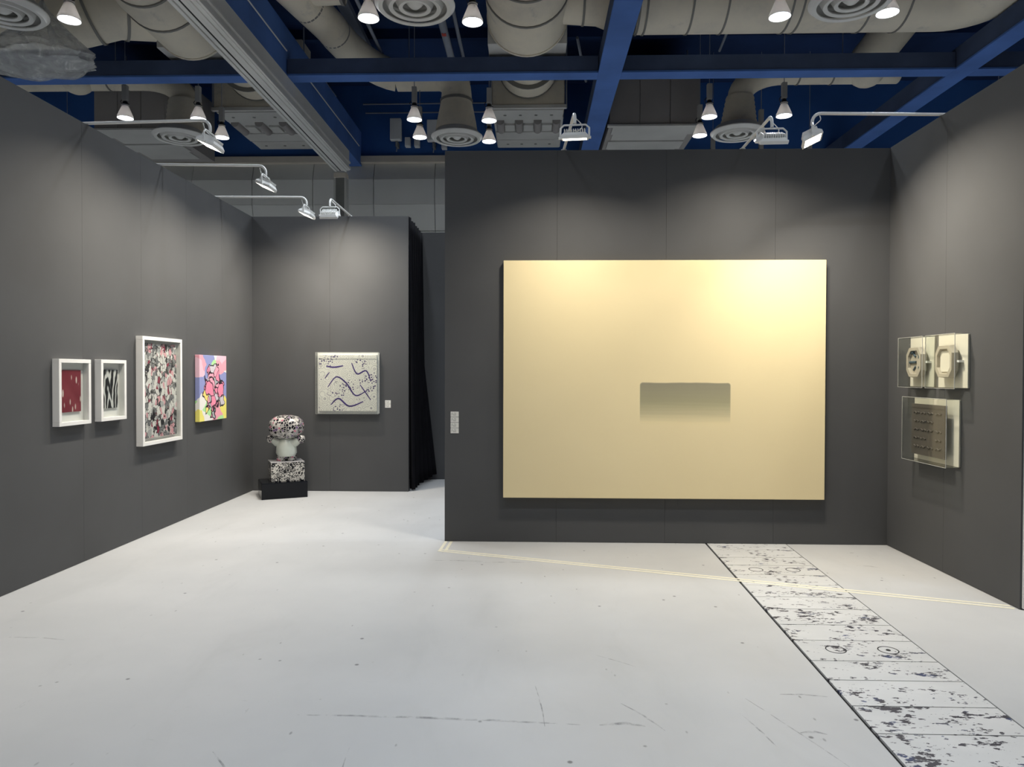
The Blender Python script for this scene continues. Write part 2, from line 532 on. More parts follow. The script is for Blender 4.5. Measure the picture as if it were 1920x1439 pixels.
# ------------------------------------------------------------ setting: booth walls with metre-wide panels
def wall(name, axis, at, face, a0, a1, seams, h=H, th=0.09):
    """wall along 'x' or 'y'; its visible face lies at `at`, looking towards sign `face`"""
    P = 0.010
    bm = bmesh.new()
    s = -face
    def bx2(bm, u0, u1, z0, z1, d0, d1):
        d0, d1 = sorted((at + s * d0, at + s * d1))
        if axis == 'x':
            box(bm, (u0, d0, z0), (u1, d1, z1))
        else:
            box(bm, (d0, u0, z0), (d1, u1, z1))
    bx2(bm, a0, a1, 0.0, h - 0.004, P, th)
    w_ = obj(name, bm, 'wallcore', kind='structure')
    ed = [a0] + list(seams) + [a1]
    for u0, u1 in zip(ed, ed[1:]):
        bm = bmesh.new()
        bx2(bm, u0 + 0.0006, u1 - 0.0006, 0.002, h, 0.0, P + 0.001)
        obj('panel', bm, 'wall', w_, bevel=0.0008)
    return w_
wall_left = wall('wall_left', 'y', XL, 1, 1.20, YR + 0.09, [1.57, 2.58, 3.60, 4.64, 5.695, 6.565, 7.44, 8.30])
wall_rear = wall('wall_rear', 'x', YR, -1, XL, -1.615, [-2.635])
wall_back = wall('wall_back', 'x', YB, -1, -0.80, XR + 0.09, [0.225, 1.212, 2.191], h=3.575)
wall_right = wall('wall_right', 'y', XR, -1, 4.75, YB, [5.63])
wall_passage = wall('wall_passage', 'x', 10.30, -1, -2.6, 2.2, [-1.62, -0.62, 0.38, 1.38])
bxo('end_trim', (-1.618, YR - 0.004, 0.0), (-1.605, YR + 0.09, H), 'wall', wall_rear, bevel=0.002)
bxo('end_cap', (XR + 0.012, 4.735, 0.01), (XR + 0.14, 4.75, H - 0.2), 'white', wall_right)
# white joint strip showing low on the right wall behind the acrylic boxes
# neighbouring booth backs, out of view, close the hall off
wall_left2 = bxo('wall_outer_left', (-14.0, -12, 0), (-13.8, 15, 7.6), 'panel', kind='structure')
bxo('wall_outer_right', (15.8, -12, 0), (16.0, 15, 7.6), 'panel', kind='structure')
bxo('wall_outer_front', (-14, -12.0, 0), (16, -11.8, 7.6), 'panel', kind='structure')

# ------------------------------------------------------------ setting: hall end wall
bm = bmesh.new()
box(bm, (-14, 15.0, 6.11), (16, 15.2, 7.6))
wall_end = obj('wall_end', bm, 'navy', kind='structure')
bxo('lower_wall', (-14, 15.08, 0.0), (16, 15.2, 6.0), 'column', wall_end)
bxo('fascia', (-14, 14.93, 5.972), (16, 15.06, 6.11), 'fascia', wall_end, bevel=0.004)
for i in range(9):
    x0 = -9.79 + i * 1.29
    for (z0, y0, z1, y1) in ((5.975, 15.05, 5.62, 14.93), (5.615, 14.93, 5.09, 14.93), (5.085, 14.93, 4.55, 15.04), (4.54, 15.03, 4.0, 15.03)):
        bm = bmesh.new()
        prism(bm, [(y0, z0), (y1, z1), (y1 + 0.03, z1), (y0 + 0.03, z0)], 'x', x0 + 0.006, x0 + 1.284)
        obj('wall_panel', bm, 'panel', wall_end)
bm = bmesh.new()
box(bm, (-14, -12, 7.6), (16, 15.2, 7.8))
ceiling = obj('ceiling', bm, 'slab', kind='structure')
for y in (-8, -5, -2, 1, 4, 7.2, 9.0, 11.2, 12.6, 13.8):
    bxo('joist', (-14, y - 0.06, 7.42), (16, y + 0.06, 7.6), 'slab', ceiling)

# ------------------------------------------------------------ blue steel beams
def ybeam(x0, x1, z0, z1, label, y0=-11.8, y1=15.0, web='beamweb'):
    o = thing('steel_beam', label, 'beam', ((x0 + x1) / 2, 0, z0))
    xm = (x0 + x1) / 2; hw = (x1 - x0) / 2
    bxo('bottom_flange', (-hw, y0, 0), (hw, y1, 0.03), 'beam', o, bevel=0.004)
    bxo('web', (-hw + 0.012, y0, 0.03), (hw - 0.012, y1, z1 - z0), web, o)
    return o
BEAML = ybeam(-3.93, -3.60, 5.905, 6.62, 'deep blue steel girder above the grey track rail', web='beam')
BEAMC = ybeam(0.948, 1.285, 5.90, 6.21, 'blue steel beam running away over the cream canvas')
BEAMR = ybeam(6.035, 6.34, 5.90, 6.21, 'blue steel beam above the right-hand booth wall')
tubo('conduit', [(0.18, -2, 0.335), (0.18, 10.35, 0.335)], 0.010, 'whitemetal', BEAML, 6)
tubo('conduit', [(0.18, 10.75, 0.335), (0.18, 14.7, 0.335)], 0.010, 'whitemetal', BEAML, 6)
for x0, x1, lab in ((-9.5, -3.93, 'blue cross beam behind the wrapped duct at upper left'),
                    (-3.60, 0.948, 'blue cross beam between the track rail and middle beam'),
                    (1.285, 6.035, 'blue cross beam under the long horizontal beige duct'),
                    (6.34, 10.0, 'short end of blue cross beam above the right wall')):
    o = thing('cross_beam', lab, 'beam', (x0, 10.40, 5.90))
    bxo('bottom_flange', (0, 0, 0), (x1 - x0, 0.25, 0.03), 'beam', o, bevel=0.004)
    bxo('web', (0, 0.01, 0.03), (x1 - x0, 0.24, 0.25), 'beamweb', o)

# grey partition track rail along the ceiling
o = thing('track_rail', 'long grey ribbed partition track running away under the ceiling', 'track', (-3.735, 0, 5.5))
y0, y1 = -11.5, 13.95
bxo('rail_body', (-0.10, y0, 0.02), (0.135, y1, 0.404), 'rail', o)
for a, b, zz in ((-0.15, -0.105, 0.0), (-0.095, -0.045, 0.012), (-0.020, 0.035, 0.012), (0.045, 0.085, 0.0), (0.095, 0.165, 0.03)):
    bxo('rail_rib', (a, y0, zz), (b, y1, zz + 0.05), 'rail', o, bevel=0.004)
bxo('rail_slot', (-0.045, y0, 0.018), (-0.020, y1, 0.03), 'raildark', o)
bxo('side_ledge', (0.13, y0, 0.15), (0.165, y1, 0.185), 'rail', o, bevel=0.003)
# column beneath its far end
o = thing('hall_column', 'dark slim column below the far end of the track rail', 'column', (-3.80, 14.1, 0))
bxo('shaft', (-0.08, -0.09, 0), (0.08, 0.09, 5.40), 'column', o)
for s in (-1, 1):
    bxo('side_channel', (s * 0.105 - 0.02, -0.09, 0), (s * 0.105 + 0.02, 0.09, 5.40), 'unit', o)
bxo('capital', (-0.12, -0.11, 5.40), (0.12, 0.11, 5.5), 'fascia', o, bevel=0.005)

# ------------------------------------------------------------ ducts
def band(bm_path_a, bm_path_b, r, parent, mat='band'):
    return tubo('clamp_band', [bm_path_a, bm_path_b], r, mat, parent, 32)
def ydir_duct(x, zc, r, y0, y1, rings, label, name='round_duct'):
    o = thing(name, label, 'duct', (x, y0, zc))
    tubo('duct_body', [(0, 0, 0), (0, y1 - y0, 0)], r, 'duct', o, 40)
    for y in rings:
        tubo('clamp_band', [(0, y - y0 - 0.02, 0), (0, y - y0 + 0.02, 0)], r + 0.014, 'band', o, 40)
    return o
def hanger(o, pts, ztop):
    for p in pts:
        tubo('hanger_rod', [p, (p[0], p[1], ztop)], 0.008, 'pipe', o, 6)

# ducts that run towards the plenum boxes above the beams
def plenum_set(x, hw, side, labA, labB, labC):
    o = thing('supply_duct', labA, 'duct', (x, 4.5, 6.56))
    tubo('duct_body', [(0, 0, 0), (0, 4.35, 0)], 0.47, 'duct', o, 40)
    tubo('duct_collar', [(0, 4.28, 0), (0, 4.45, 0), (0, 5.60, 0)], [0.475, 0.548, 0.555], 'duct', o, 40)
    for y, rr in ((3.2, 0.485), (3.95, 0.485), (4.27, 0.488), (4.75, 0.565), (5.56, 0.57)):
        tubo('clamp_band', [(0, y - 0.018, 0), (0, y + 0.018, 0)], rr, 'band' if y != 5.56 else 'duct', o, 40)
    # side branch joining from the neighbouring run
    s = side
    tubo('side_branch', [(s * 0.35, 5.18, 0.10), (s * 0.95, 5.18, 0.10), (s * 1.25, 5.22, 0.08)], [0.36, 0.40, 0.46], 'duct', o, 28)
    tubo('clamp_band', [(s * 0.74, 5.18, 0.10), (s * 0.77, 5.18, 0.10)], 0.40, 'band', o, 28)
    hanger(o, [(0.5, 2.5, 0.2), (-0.5, 2.5, 0.2)], 1.04)
    # box directly over the cross beam
    p = thing('duct_box', labB, 'duct', (x, 10.12, 6.2))
    bxo('box_body', (-0.56, 0.0, 0.0), (0.56, 0.95, 0.95), 'unit', p, bevel=0.01)
    tubo('outlet_duct', [(0, 0.95, 0.62), (0, 2.28, 0.62)], 0.44, 'duct', p, 36)
    tubo('outlet_collar', [(0, 1.9, 0.62), (0, 2.30, 0.62)], 0.50, 'duct', p, 36)
    for y, rr in ((1.9, 0.51), (2.29, 0.515)):
        tubo('clamp_band', [(0, y - 0.012, 0.62), (0, y + 0.012, 0.62)], rr, 'band', p, 36)
    # slotted plenum at the far end
    q = thing('slot_diffuser', labC, 'air unit', (x, 12.45, 6.15))
    bxo('housing', (-hw, 0.0, 0.06), (hw, 0.5, 1.25), 'duct', q, bevel=0.02)
    bxo('housing', (-hw, 0.5, 0.02), (hw, 2.2, 1.1), 'unit', q, bevel=0.01)
    bxo('front_lip', (-hw - 0.03, -0.03, 0.0), (hw + 0.03, 0.04, 0.06), 'unit', q, bevel=0.004)
    for (a, b, z) in ((0.08, 0.55, 0.0), (1.20, 1.62, -0.01), (1.68, 2.15, 0.0)):
        bxo('face_plate', (-hw + 0.02, a, z), (hw - 0.02, b, z + 0.03), 'unit', q, bevel=0.006)
    n = 7
    for i in range(n):
        xx = -hw + 0.12 + i * (2 * hw - 0.24) / (n - 1)
        bm = bmesh.new()
        if i % 2 == 0:
            tube(bm, [(xx, 0.62, 0.01), (xx, 1.12, 0.01)], 0.075, 14)
        else:
            box(bm, (xx - 0.09, 0.78, -0.02), (xx + 0.09, 1.10, 0.06))
        obj('nozzle', bm, 'unit' if i % 2 else 'unitdark', q, smooth=True)
    for i in range(4):
        xx = -hw + 0.22 + i * (2 * hw - 0.44) / 3
        for yy in (0.32, 1.92):
            bm = bmesh.new(); lathe(bm, [(0, -0.006), (0.028, -0.006), (0.028, 0.0)], 12, (xx, yy, 0))
            obj('bolt', bm, 'column', q)
    for xx in (-hw - 0.01, hw + 0.03):
        tubo('hanger_rod', [(xx, 0.0, 0.0), (xx, 0.0, 1.45)], 0.014, 'pipe', q, 6)
plenum_set(-0.08, 0.635, 1, 'large round beige duct hanging at the top centre', 'square grey duct box over the middle cross beam', 'grey slotted air unit behind the middle cross beam')
plenum_set(-4.83, 0.79, -1, 'large round beige duct beside the track rail', 'square duct box left of the track rail', 'grey slotted air unit left of the track rail')

# plain plenum boxes
for x0, x1, lab in ((1.34, 2.91, 'plain brown grey plenum box right of the middle beam'), (-7.79, -6.52, 'plain brown grey plenum box behind the left wall')):
    o = thing('plenum_box', lab, 'air unit', (x0, 12.5, 5.84))
    wd = x1 - x0
    for i in range(3):
        bxo('front_panel', (i * wd / 3 + 0.004, 0, 0.03), ((i + 1) * wd / 3 - 0.004, 0.03, 1.2), 'unitdark', o, bevel=0.003)
    bxo('box_body', (0.0, 0.03, 0.03), (wd, 2.0, 1.2), 'unitdark', o)
    bxo('bottom_lip', (-0.04, -0.03, 0.0), (wd + 0.04, 0.05, 0.035), 'unit', o, bevel=0.004)
    for xx in (0.02, wd - 0.02):
        tubo('hanger_rod', [(xx, 1.0, 1.1), (xx, 1.0, 1.77)], 0.012, 'pipe', o, 6)
    for j, (a, b, s) in enumerate(((0.05, 0.42, 0.06), (0.44, 0.78, 0.10), (0.82, 1.25, 0.06), (1.28, 1.75, 0.10))):
        bxo('bottom_plate', (s, a, 0.0 + 0.012 * (j % 2)), (wd - s - 0.03 * j, b, 0.03), 'unit', o, bevel=0.004)

# long horizontal duct at upper right with its elbow
o = thing('long_duct', 'long horizontal beige duct at the upper right', 'duct', (1.40, 9.86, 6.73))
tubo('duct_body', [(0, 0, 0), (4.1, 0, 0)] + arc((4.1, 0, 0), (4.62, 0, 0), (4.62, -0.52, 0), 8)[1:] + [(4.62, -1.2, 0)], 0.50, 'duct', o, 36)
for x in (0.02, 0.12, 0.72, 1.18, 2.02, 2.16, 3.05, 3.55):
    tubo('clamp_band', [(x - 0.012, 0, 0), (x + 0.012, 0, 0)], 0.512, 'band', o, 36)
tubo('elbow_collar', [(4.62, -0.75, 0), (4.62, -2.9, 0)], 0.36, 'duct', o, 32)
for y in (-0.9, -1.25):
    tubo('clamp_band', [(4.62, y, 0), (4.62, y - 0.025, 0)], 0.515 if y > -1.2 else 0.40, 'band', o, 32)
hanger(o, [(0.35, 0, 0.5), (2.4, 0, 0.5), (3.7, 0, 0.5)], 0.87)
# wrapped duct at upper left
o = thing('wrapped_duct', 'beige sectioned duct at the far upper left under plastic film', 'duct', (-9.0, 9.35, 6.33))
pth = [(0, 0, 0), (2.9, 0, 0), (3.35, 0.10, 0.16), (3.75, 0.35, 0.25)]
tubo('duct_body', pth, 0.45, 'duct', o, 36)
for x in (0.9, 1.5, 1.95, 2.35, 2.80):
    tubo('clamp_band', [(x - 0.012, 0, 0), (x + 0.012, 0, 0)], 0.462, 'band', o, 36)
tubo('clamp_band', [(3.09, 0.04, 0.07), (3.12, 0.047, 0.08)], 0.466, 'band', o, 36)
tubo('clamp_band', [(3.46, 0.17, 0.19), (3.49, 0.19, 0.195)], 0.466, 'band', o, 36)
hanger(o, [(1.2, 0, 0.4), (2.6, 0, 0.4)], 1.17)

# flexible ducts dropping to the round vents
def flex(path, r, corr=0.0, name='flex_duct', parent=None, sub=1, mat='duct'):
    return tubo(name, path, r, mat, parent, 24, sub=sub, rfun=(lambda i, n: 1 + corr * (1 if i % 2 else -1)) if corr else None)
# to the middle vent
o = thing('branch_duct', 'beige branch duct curving down to the middle round vent', 'duct', (-1.28, 12.0, 6.55))
P1 = [(-2.70, -4.0, 0.62), (-2.15, -2.6, 0.30), (-1.75, -1.4, 0.16)] + arc((-1.75, -1.4, 0.16), (-1.62, 0.0, 0.10), (-1.0, 0.0, 0.0), 8)[1:]
flex(P1, 0.25, 0.0, 'feeder_run', o)
for q in (0, 1, 2):
    a = Vector(P1[q]).lerp(Vector(P1[q + 1]), 0.6); d = (Vector(P1[q + 1]) - Vector(P1[q])).normalized()
    tubo('clamp_band', [a - d * 0.015, a + d * 0.015], 0.25, 'band', o, 24)
flex([(-1.0, 0, 0.0), (-0.30, 0, 0.0)] + arc((-0.30, 0, 0.0), (0.0, 0, 0.0), (0.0, 0, -0.30), 8)[1:] + [(0, 0, -0.55)], [0.25] * 10 + [0.27], 0.0, 'elbow', o)
tubo('clamp_band', [(0, 0, -0.42), (0, 0, -0.46)], 0.275, 'band', o, 24)
flex([(0, 0, -0.50), (0.0, 0, -0.80), (0.0, 0, -0.93)], [0.27, 0.33, 0.35], 0.0, 'drop', o)
tubo('side_stub', [(-1.9, -2.1, 0.3), (-1.35, -2.15, 0.3)], 0.19, 'duct', o, 24)
tubo('clamp_band', [(-1.38, -2.15, 0.3), (-1.34, -2.15, 0.3)], 0.205, 'band', o, 24)
hanger(o, [(-0.8, 0, 0.2)], 1.05)
# to the right vent
o = thing('branch_duct', 'beige flexible duct bending down to the right round vent', 'duct', (3.42, 12.0, 6.55))
flex([(2.6, 0, 0.0), (0.75, 0, 0.0)] + arc((0.75, 0, 0.0), (0.02, 0, 0.0), (0.02, 0, -0.42), 10)[1:], 0.20, 0.0, 'elbow', o)
flex([(0.02, 0, -0.40), (0.0, 0, -0.93)], [0.22, 0.30], 0.025, 'flex_drop', o, sub=14)
for x in (0.95, 1.5, 1.95):
    tubo('clamp_band', [(x, 0, 0), (x + 0.025, 0, 0)], 0.212, 'band', o, 24)
bm = bmesh.new(); bmesh.ops.create_uvsphere(bm, u_segments=24, v_segments=12, radius=0.30)
bmesh.ops.transform(bm, matrix=Matrix.Translation((2.05, -0.1, 0.0)), verts=bm.verts)
obj('end_bulb', bm, 'duct', o, smooth=True)
tubo('riser', [(2.05, -0.1, 0.1), (2.5, -0.6, 0.75)], 0.30, 'duct', o, 24)
hanger(o, [(1.7, 0, 0.1)], 1.05)
# to the left vent
o = thing('branch_duct', 'beige flexible duct bending down to the left round vent', 'duct', (-5.9, 12.0, 6.55))
flex([(-2.9, 0, 0.0), (-0.75, 0, 0.0)] + arc((-0.75, 0, 0.0), (0, 0, 0.0), (0, 0, -0.42), 10)[1:], 0.20, 0.0, 'elbow', o)
flex([(0, 0, -0.40), (0, 0, -0.93)], [0.26, 0.32], 0.02, 'flex_drop', o, sub=14)
for x in (-1.0, -1.3, -1.8):
    tubo('clamp_band', [(x, 0, 0), (x + 0.025, 0, 0)], 0.212, 'band', o, 24)
bm = bmesh.new(); bmesh.ops.create_uvsphere(bm, u_segments=24, v_segments=12, radius=0.28)
bmesh.ops.transform(bm, matrix=Matrix.Translation((-1.80, -0.1, -0.02)), verts=bm.verts)
obj('end_bulb', bm, 'duct', o, smooth=True)
hanger(o, [(-1.2, 0, 0.1)], 1.05)

# plastic film bag hanging under the wrapped duct
def film_mesh():
    """sheet gathered at a tie point, spreading into pleats and sagging to a wide baggy bottom"""
    bm = bmesh.new()
    NU, NV = 96, 40
    g = []
    for i in range(NU):
        row = []
        a = 2 * PI * i / NU
        pl = 0.5 * math.sin(9 * a + 0.7) + 0.3 * math.sin(17 * a + 2.1) + 0.2 * math.sin(29 * a)
        for j in range(NV + 1):
            v = j / NV
            if v < 0.55:
                s_ = v / 0.55
                rr = 0.02 + 0.50 * s_ ** 1.35; z = 0.86 - 0.62 * s_
                rr *= 1 + 0.20 * pl * (1 - 0.5 * s_)
            else:
                s_ = (v - 0.55) / 0.45
                rr = 0.52 * (1 - s_ ** 2.6) * (1 + 0.18 * math.sin(PI * s_)) + 0.001
                z = 0.24 - 0.33 * s_ ** 0.8
                rr *= 1 + 0.10 * pl * (1 - s_) + 0.05 * math.sin(21 * s_ + 3 * a)
                z += 0.018 * math.sin(6 * a + 9 * s_) * math.sin(PI * s_)
            row.append(bm.verts.new((rr * math.cos(a) * 1.20 - 0.18 * (v ** 2), rr * math.sin(a) * 0.75, z)))
        g.append(row)
    for i in range(NU):
        for j in range(NV):
            bm.faces.new((g[i][j], g[(i + 1) % NU][j], g[(i + 1) % NU][j + 1], g[i][j + 1]))
    bmesh.ops.remove_doubles(bm, verts=bm.verts, dist=2e-3)
    return bm
fo = obj('plastic_film', film_mesh(), 'film', smooth=True, loc=(-6.10, 8.75, 5.30))
tag(fo, 'crumpled clear plastic film bag hanging at the upper left', 'plastic film')

# channel, pipes and wires high between the beams
o = tag(bxo('cable_channel', (-2.99, 8.5, 7.15), (-2.81, 13.2, 7.25), 'pipe'), 'grey blue cable channel high beside the beige branch duct', 'channel')
for (x, r, z, lab) in ((-2.53, 0.028, 6.9, 'thin grey pipe right of the cable channel'), (-1.335, 0.060, 6.7, 'thicker pipe with small red sticker above the middle'), (-1.18, 0.03, 6.9, 'thin grey pipe beside the stickered pipe')):
    tb = tubo('ceiling_pipe', [(x, 8.0, z), (x, 13.2, z)], r, 'pipe', None, 12)
    tag(tb, lab, 'pipe')
    if r > 0.05:
        bm = bmesh.new(); box(bm, (x - 0.035, 10.72, z - 0.066), (x + 0.03, 10.80, z - 0.05))
        MT['red'] = paint('red_sticker', (0.55, 0.07, 0.05), 0.5)
        obj('sticker', bm, 'red', tb)
for z, x0, x1, lab in ((7.17, -3.55, -0.9, 'upper thin pipe along the navy end wall'), (6.985, -3.50, -0.9, 'lower thin pipe along the navy end wall')):
    tag(tubo('wall_pipe', [(x0, 14.9, z), (x1, 14.9, z + 0.01)], 0.016, 'pipe', None, 8), lab, 'pipe')

for x, z, y0, y1, lab in ((0.66, 6.55, 10.7, 12.3, 'thin vertical-looking pipe left of the middle beam'), (2.9, 7.0, 9.0, 12.2, 'thin pipe above the long horizontal duct')):
    tag(tubo('ceiling_pipe', [(x, y0, z), (x + 0.25, y1, z)], 0.022, 'pipe', None, 8), lab, 'pipe')
# white boxes and brackets on the end wall
for x0, x1, z0, z1, lab in ((-2.955, -2.725, 6.375, 6.82, 'white upright speaker box on the navy end wall'), (-2.185, -1.955, 6.35, 6.785, 'second white upright speaker box behind the round vent')):
    o = thing('wall_speaker', lab, 'speaker', (x0, 14.82, z0))
    bxo('cabinet', (0, -0.10, 0), (x1 - x0, 0.04, z1 - z0), 'whitemetal', o, bevel=0.015)
    bxo('bracket', (0.10, 0.0, -0.11), (0.15, 0.18, 0.0), 'column', o)
    tubo('dangling_cable', [(0.12, 0.0, -0.02), (0.13, 0, -0.15), (0.12, 0, -0.22)], 0.012, 'pipe', o, 6)
for x, z, lab in ((-2.665, 6.275, 'small white box beside the left speaker'), (-2.47, 6.27, 'small white box below a far pendant lamp'), (-1.90, 6.225, 'small white box under the middle round vent')):
    o = thing('junction_box', lab, 'box', (x, 14.9, z))
    bxo('case', (0, -0.06, 0), (0.11, 0.08, 0.19), 'whitemetal', o, bevel=0.01)
    bxo('cover', (0.012, -0.068, 0.015), (0.098, -0.06, 0.175), 'white', o)

# ------------------------------------------------------------ round ceiling vents
def make_vent():
    o = thing('round_vent', 'x', 'vent')
    def ring(r0, r1, z0, z1, nm):
        bm = bmesh.new()
        lathe(bm, [(r0, z0 + 0.012), (r0, z0), ((r0 + r1) / 2, z0 - 0.008), (r1, z1), (r1, z1 + 0.012), (r0, z0 + 0.012)], 48)
        obj(nm, bm, 'vent', o, smooth=True)
    ring(0.345, 0.432, 0.0, 0.035, 'outer_rim')
    ring(0.235, 0.322, 0.0, 0.075, 'cone_ring')
    ring(0.130, 0.212, 0.0, 0.070, 'cone_ring')
    bm = bmesh.new(); lathe(bm, [(0, -0.004), (0.04, 0.0), (0.075, 0.03), (0.10, 0.06), (0, 0.06)], 28)
    obj('center_knob', bm, 'vent', o, smooth=True)
    bm = bmesh.new(); lathe(bm, [(0, 0.12), (0.33, 0.12), (0.40, 0.045), (0.41, 0.06), (0.34, 0.14), (0, 0.14)], 40)
    obj('bowl', bm, 'unit', o, smooth=True)
    for a in (0, PI / 2):
        bm = bmesh.new()
        c, s = math.cos(a), math.sin(a)
        tube(bm, [(-0.38 * c, -0.38 * s, 0.075), (0.38 * c, 0.38 * s, 0.075)], 0.008, 6)
        obj('cross_bar', bm, 'unit', o)
    return o
vent = make_vent()
vents = [(-1.272, 12.0, 'middle round vent in the far row of ceiling vents', None), (-5.93, 11.87, 'round vent above the left wall arm lamp', None),
         (3.367, 11.88, 'round vent behind the right arm lamps', None), (-1.272, 7.70, 'large round vent at the top centre edge', None),
         (3.382, 7.72, 'large round vent at the upper right edge', None), (-5.80, 7.70, 'large round vent at the upper left corner', None)]
for i, (x, y, lab, _) in enumerate(vents):
    v_ = vent if i == 0 else dup(vent)
    v_.location = (x, y, 5.48); v_['label'] = lab; v_['group'] = 'round ceiling vents'
    if y < 9:                       # the near row hangs from its own straight drop
        tubo('drop_duct', [(0, 0, 0.125), (0, 0, 2.12)], 0.30, 'duct', v_, 24)

# ------------------------------------------------------------ pendant lamps
def make_pendant():
    o = thing('pendant_lamp', 'x', 'lamp')
    bm = bmesh.new()
    lathe(bm, [(0.045, 0.19), (0.055, 0.175), (0.115, 0.03), (0.120, 0.0), (0.114, 0.0), (0.109, 0.03), (0.05, 0.165), (0.0, 0.165)], 28)
    bm.faces.ensure_lookup_table()
    obj('shade', bm, 'shade', o, smooth=True)
    bm = bmesh.new(); lathe(bm, [(0, -0.006), (0.06, -0.004), (0.108, 0.008), (0.108, 0.012), (0, 0.012)], 28)
    obj('lens', bm, 'pendant_lens', o, smooth=True)
    beam('beam', o, Matrix.Translation((0, 0, -0.008)), 'DISK', 0.20, 0.20, PENDANT_W, PENDANT_SPREAD, PENDANT_COL)
    bm = bmesh.new(); lathe(bm, [(0, 0.26), (0.03, 0.26), (0.04, 0.235), (0.04, 0.20), (0.047, 0.185), (0, 0.185)], 20)
    obj('socket', bm, 'black', o, smooth=True)
    bm = bmesh.new(); lathe(bm, [(0.042, 0.195), (0.056, 0.195), (0.056, 0.205), (0.042, 0.205)], 24)
    obj('collar', bm, 'shade', o, smooth=True)
    bxo('driver_box', (-0.038, -0.038, 0.27), (0.038, 0.038, 0.51), 'driver', o, bevel=0.006)
    tubo('cord', [(0, 0, 0), (0, 0, 1.61)], 0.006, 'pipe', o, 6, loc=(0, 0, 0.51))
    tubo('stem', [(0, 0, 0.25), (0, 0, 0.28)], 0.012, 'driver', o, 8)
    bm = bmesh.new()
    tube(bm, [(-0.045, 0, 0.30), (-0.075, 0, 0.26), (-0.05, 0.02, 0.22), (0.02, 0.03, 0.235), (0.06, 0, 0.22), (0.03, -0.03, 0.21)], 0.006, 6)
    obj('power_lead', bm, 'black', o, smooth=True)
    return o
pen = make_pendant()
plist = [(-5.202, 7.908, 'pendant lamp over the plastic film at the upper left'),
         (-1.833, 7.952, 'pendant lamp left of the large top centre vent'),
         (-0.680, 8.064, 'pendant lamp right of the large top centre vent'),
         (2.732, 8.024, 'pendant lamp left of the large upper right vent'),
         (3.881, 7.970, 'pendant lamp right of the large upper right vent'),
         (-6.335, 10.962, 'pendant lamp over the left wall, leftmost of the far row'),
         (-5.217, 11.033, 'pendant lamp behind the bend of the first arm lamp'),
         (-1.847, 11.131, 'pendant lamp between the two white speaker boxes'),
         (-0.683, 11.203, 'pendant lamp in front of the grey slotted air unit'),
         (2.721, 11.115, 'pendant lamp beside the plain plenum box right of the beam'),
         (3.853, 11.094, 'pendant lamp above the dark-backed right arm lamp'),
         (-1.894, 11.96, 'lower pendant lamp left of the middle round vent'),
         (-0.744, 12.205, 'lower pendant lamp right of the middle round vent'),
         (2.777, 11.98, 'lower pendant lamp left of the right round vent'),
         (3.86, 12.22, 'pendant lamp mostly hidden behind the right arm lamp'),
         (-5.229, 11.90, 'pendant lamp mostly hidden behind the first arm lamp')]
def full_cord(p):
    next(c for c in p.children if c.name.startswith('cord')).scale = (1, 1, 1)
first = True
for x, y, lab in plist:
    p = pen if first else dup(pen)
    first = False
    p.location = (x, y, 5.5); p['label'] = lab; p['group'] = 'white cone pendant lamps of the hall'
    top = {11: 6.29, 14: 6.36, 0: 6.10, 6: 6.2, 15: 6.62}.get(plist.index((x, y, lab)))
    next(c for c in p.children if c.name.startswith('cord')).scale = (1, 1, 1)
    if top:                          # these hang from a duct or box instead of the slab
        next(c for c in p.children if c.name.startswith('cord')).scale = (1, 1, (top - 6.01) / 1.61 if top > 6.01 else 0.02)
for y in (7.1, 3.6, -0.5):
    for x in (-6.5, -5.5, -1.85, -0.68, 2.73, 3.88):
        q_ = dup(pen, (x, y, 5.5), None, 'pendant lamp above and before the top edge of view', 'pendant lamps nearer than the visible rows'); full_cord(q_)
for y in (3.75, 11.6):  # unseen lamps added to raise the bounce onto the ceiling ducts
    for x in (-10.4, 7.4, 8.55):
        q_ = dup(pen, (x, y, 5.5), None, 'added unseen pendant lamp beyond the side edges of view', 'added pendant lamps beyond the sides'); full_cord(q_)
for x in (-9.0, 3.4, 4.3, 5.2):  # hidden lamps added to brighten the end wall panels
    full_cord(dup(pen, (x, 13.6, 5.5), None, 'added pendant lamp over the aisle hidden behind the booth walls', 'added pendant lamps over the rear aisle'))

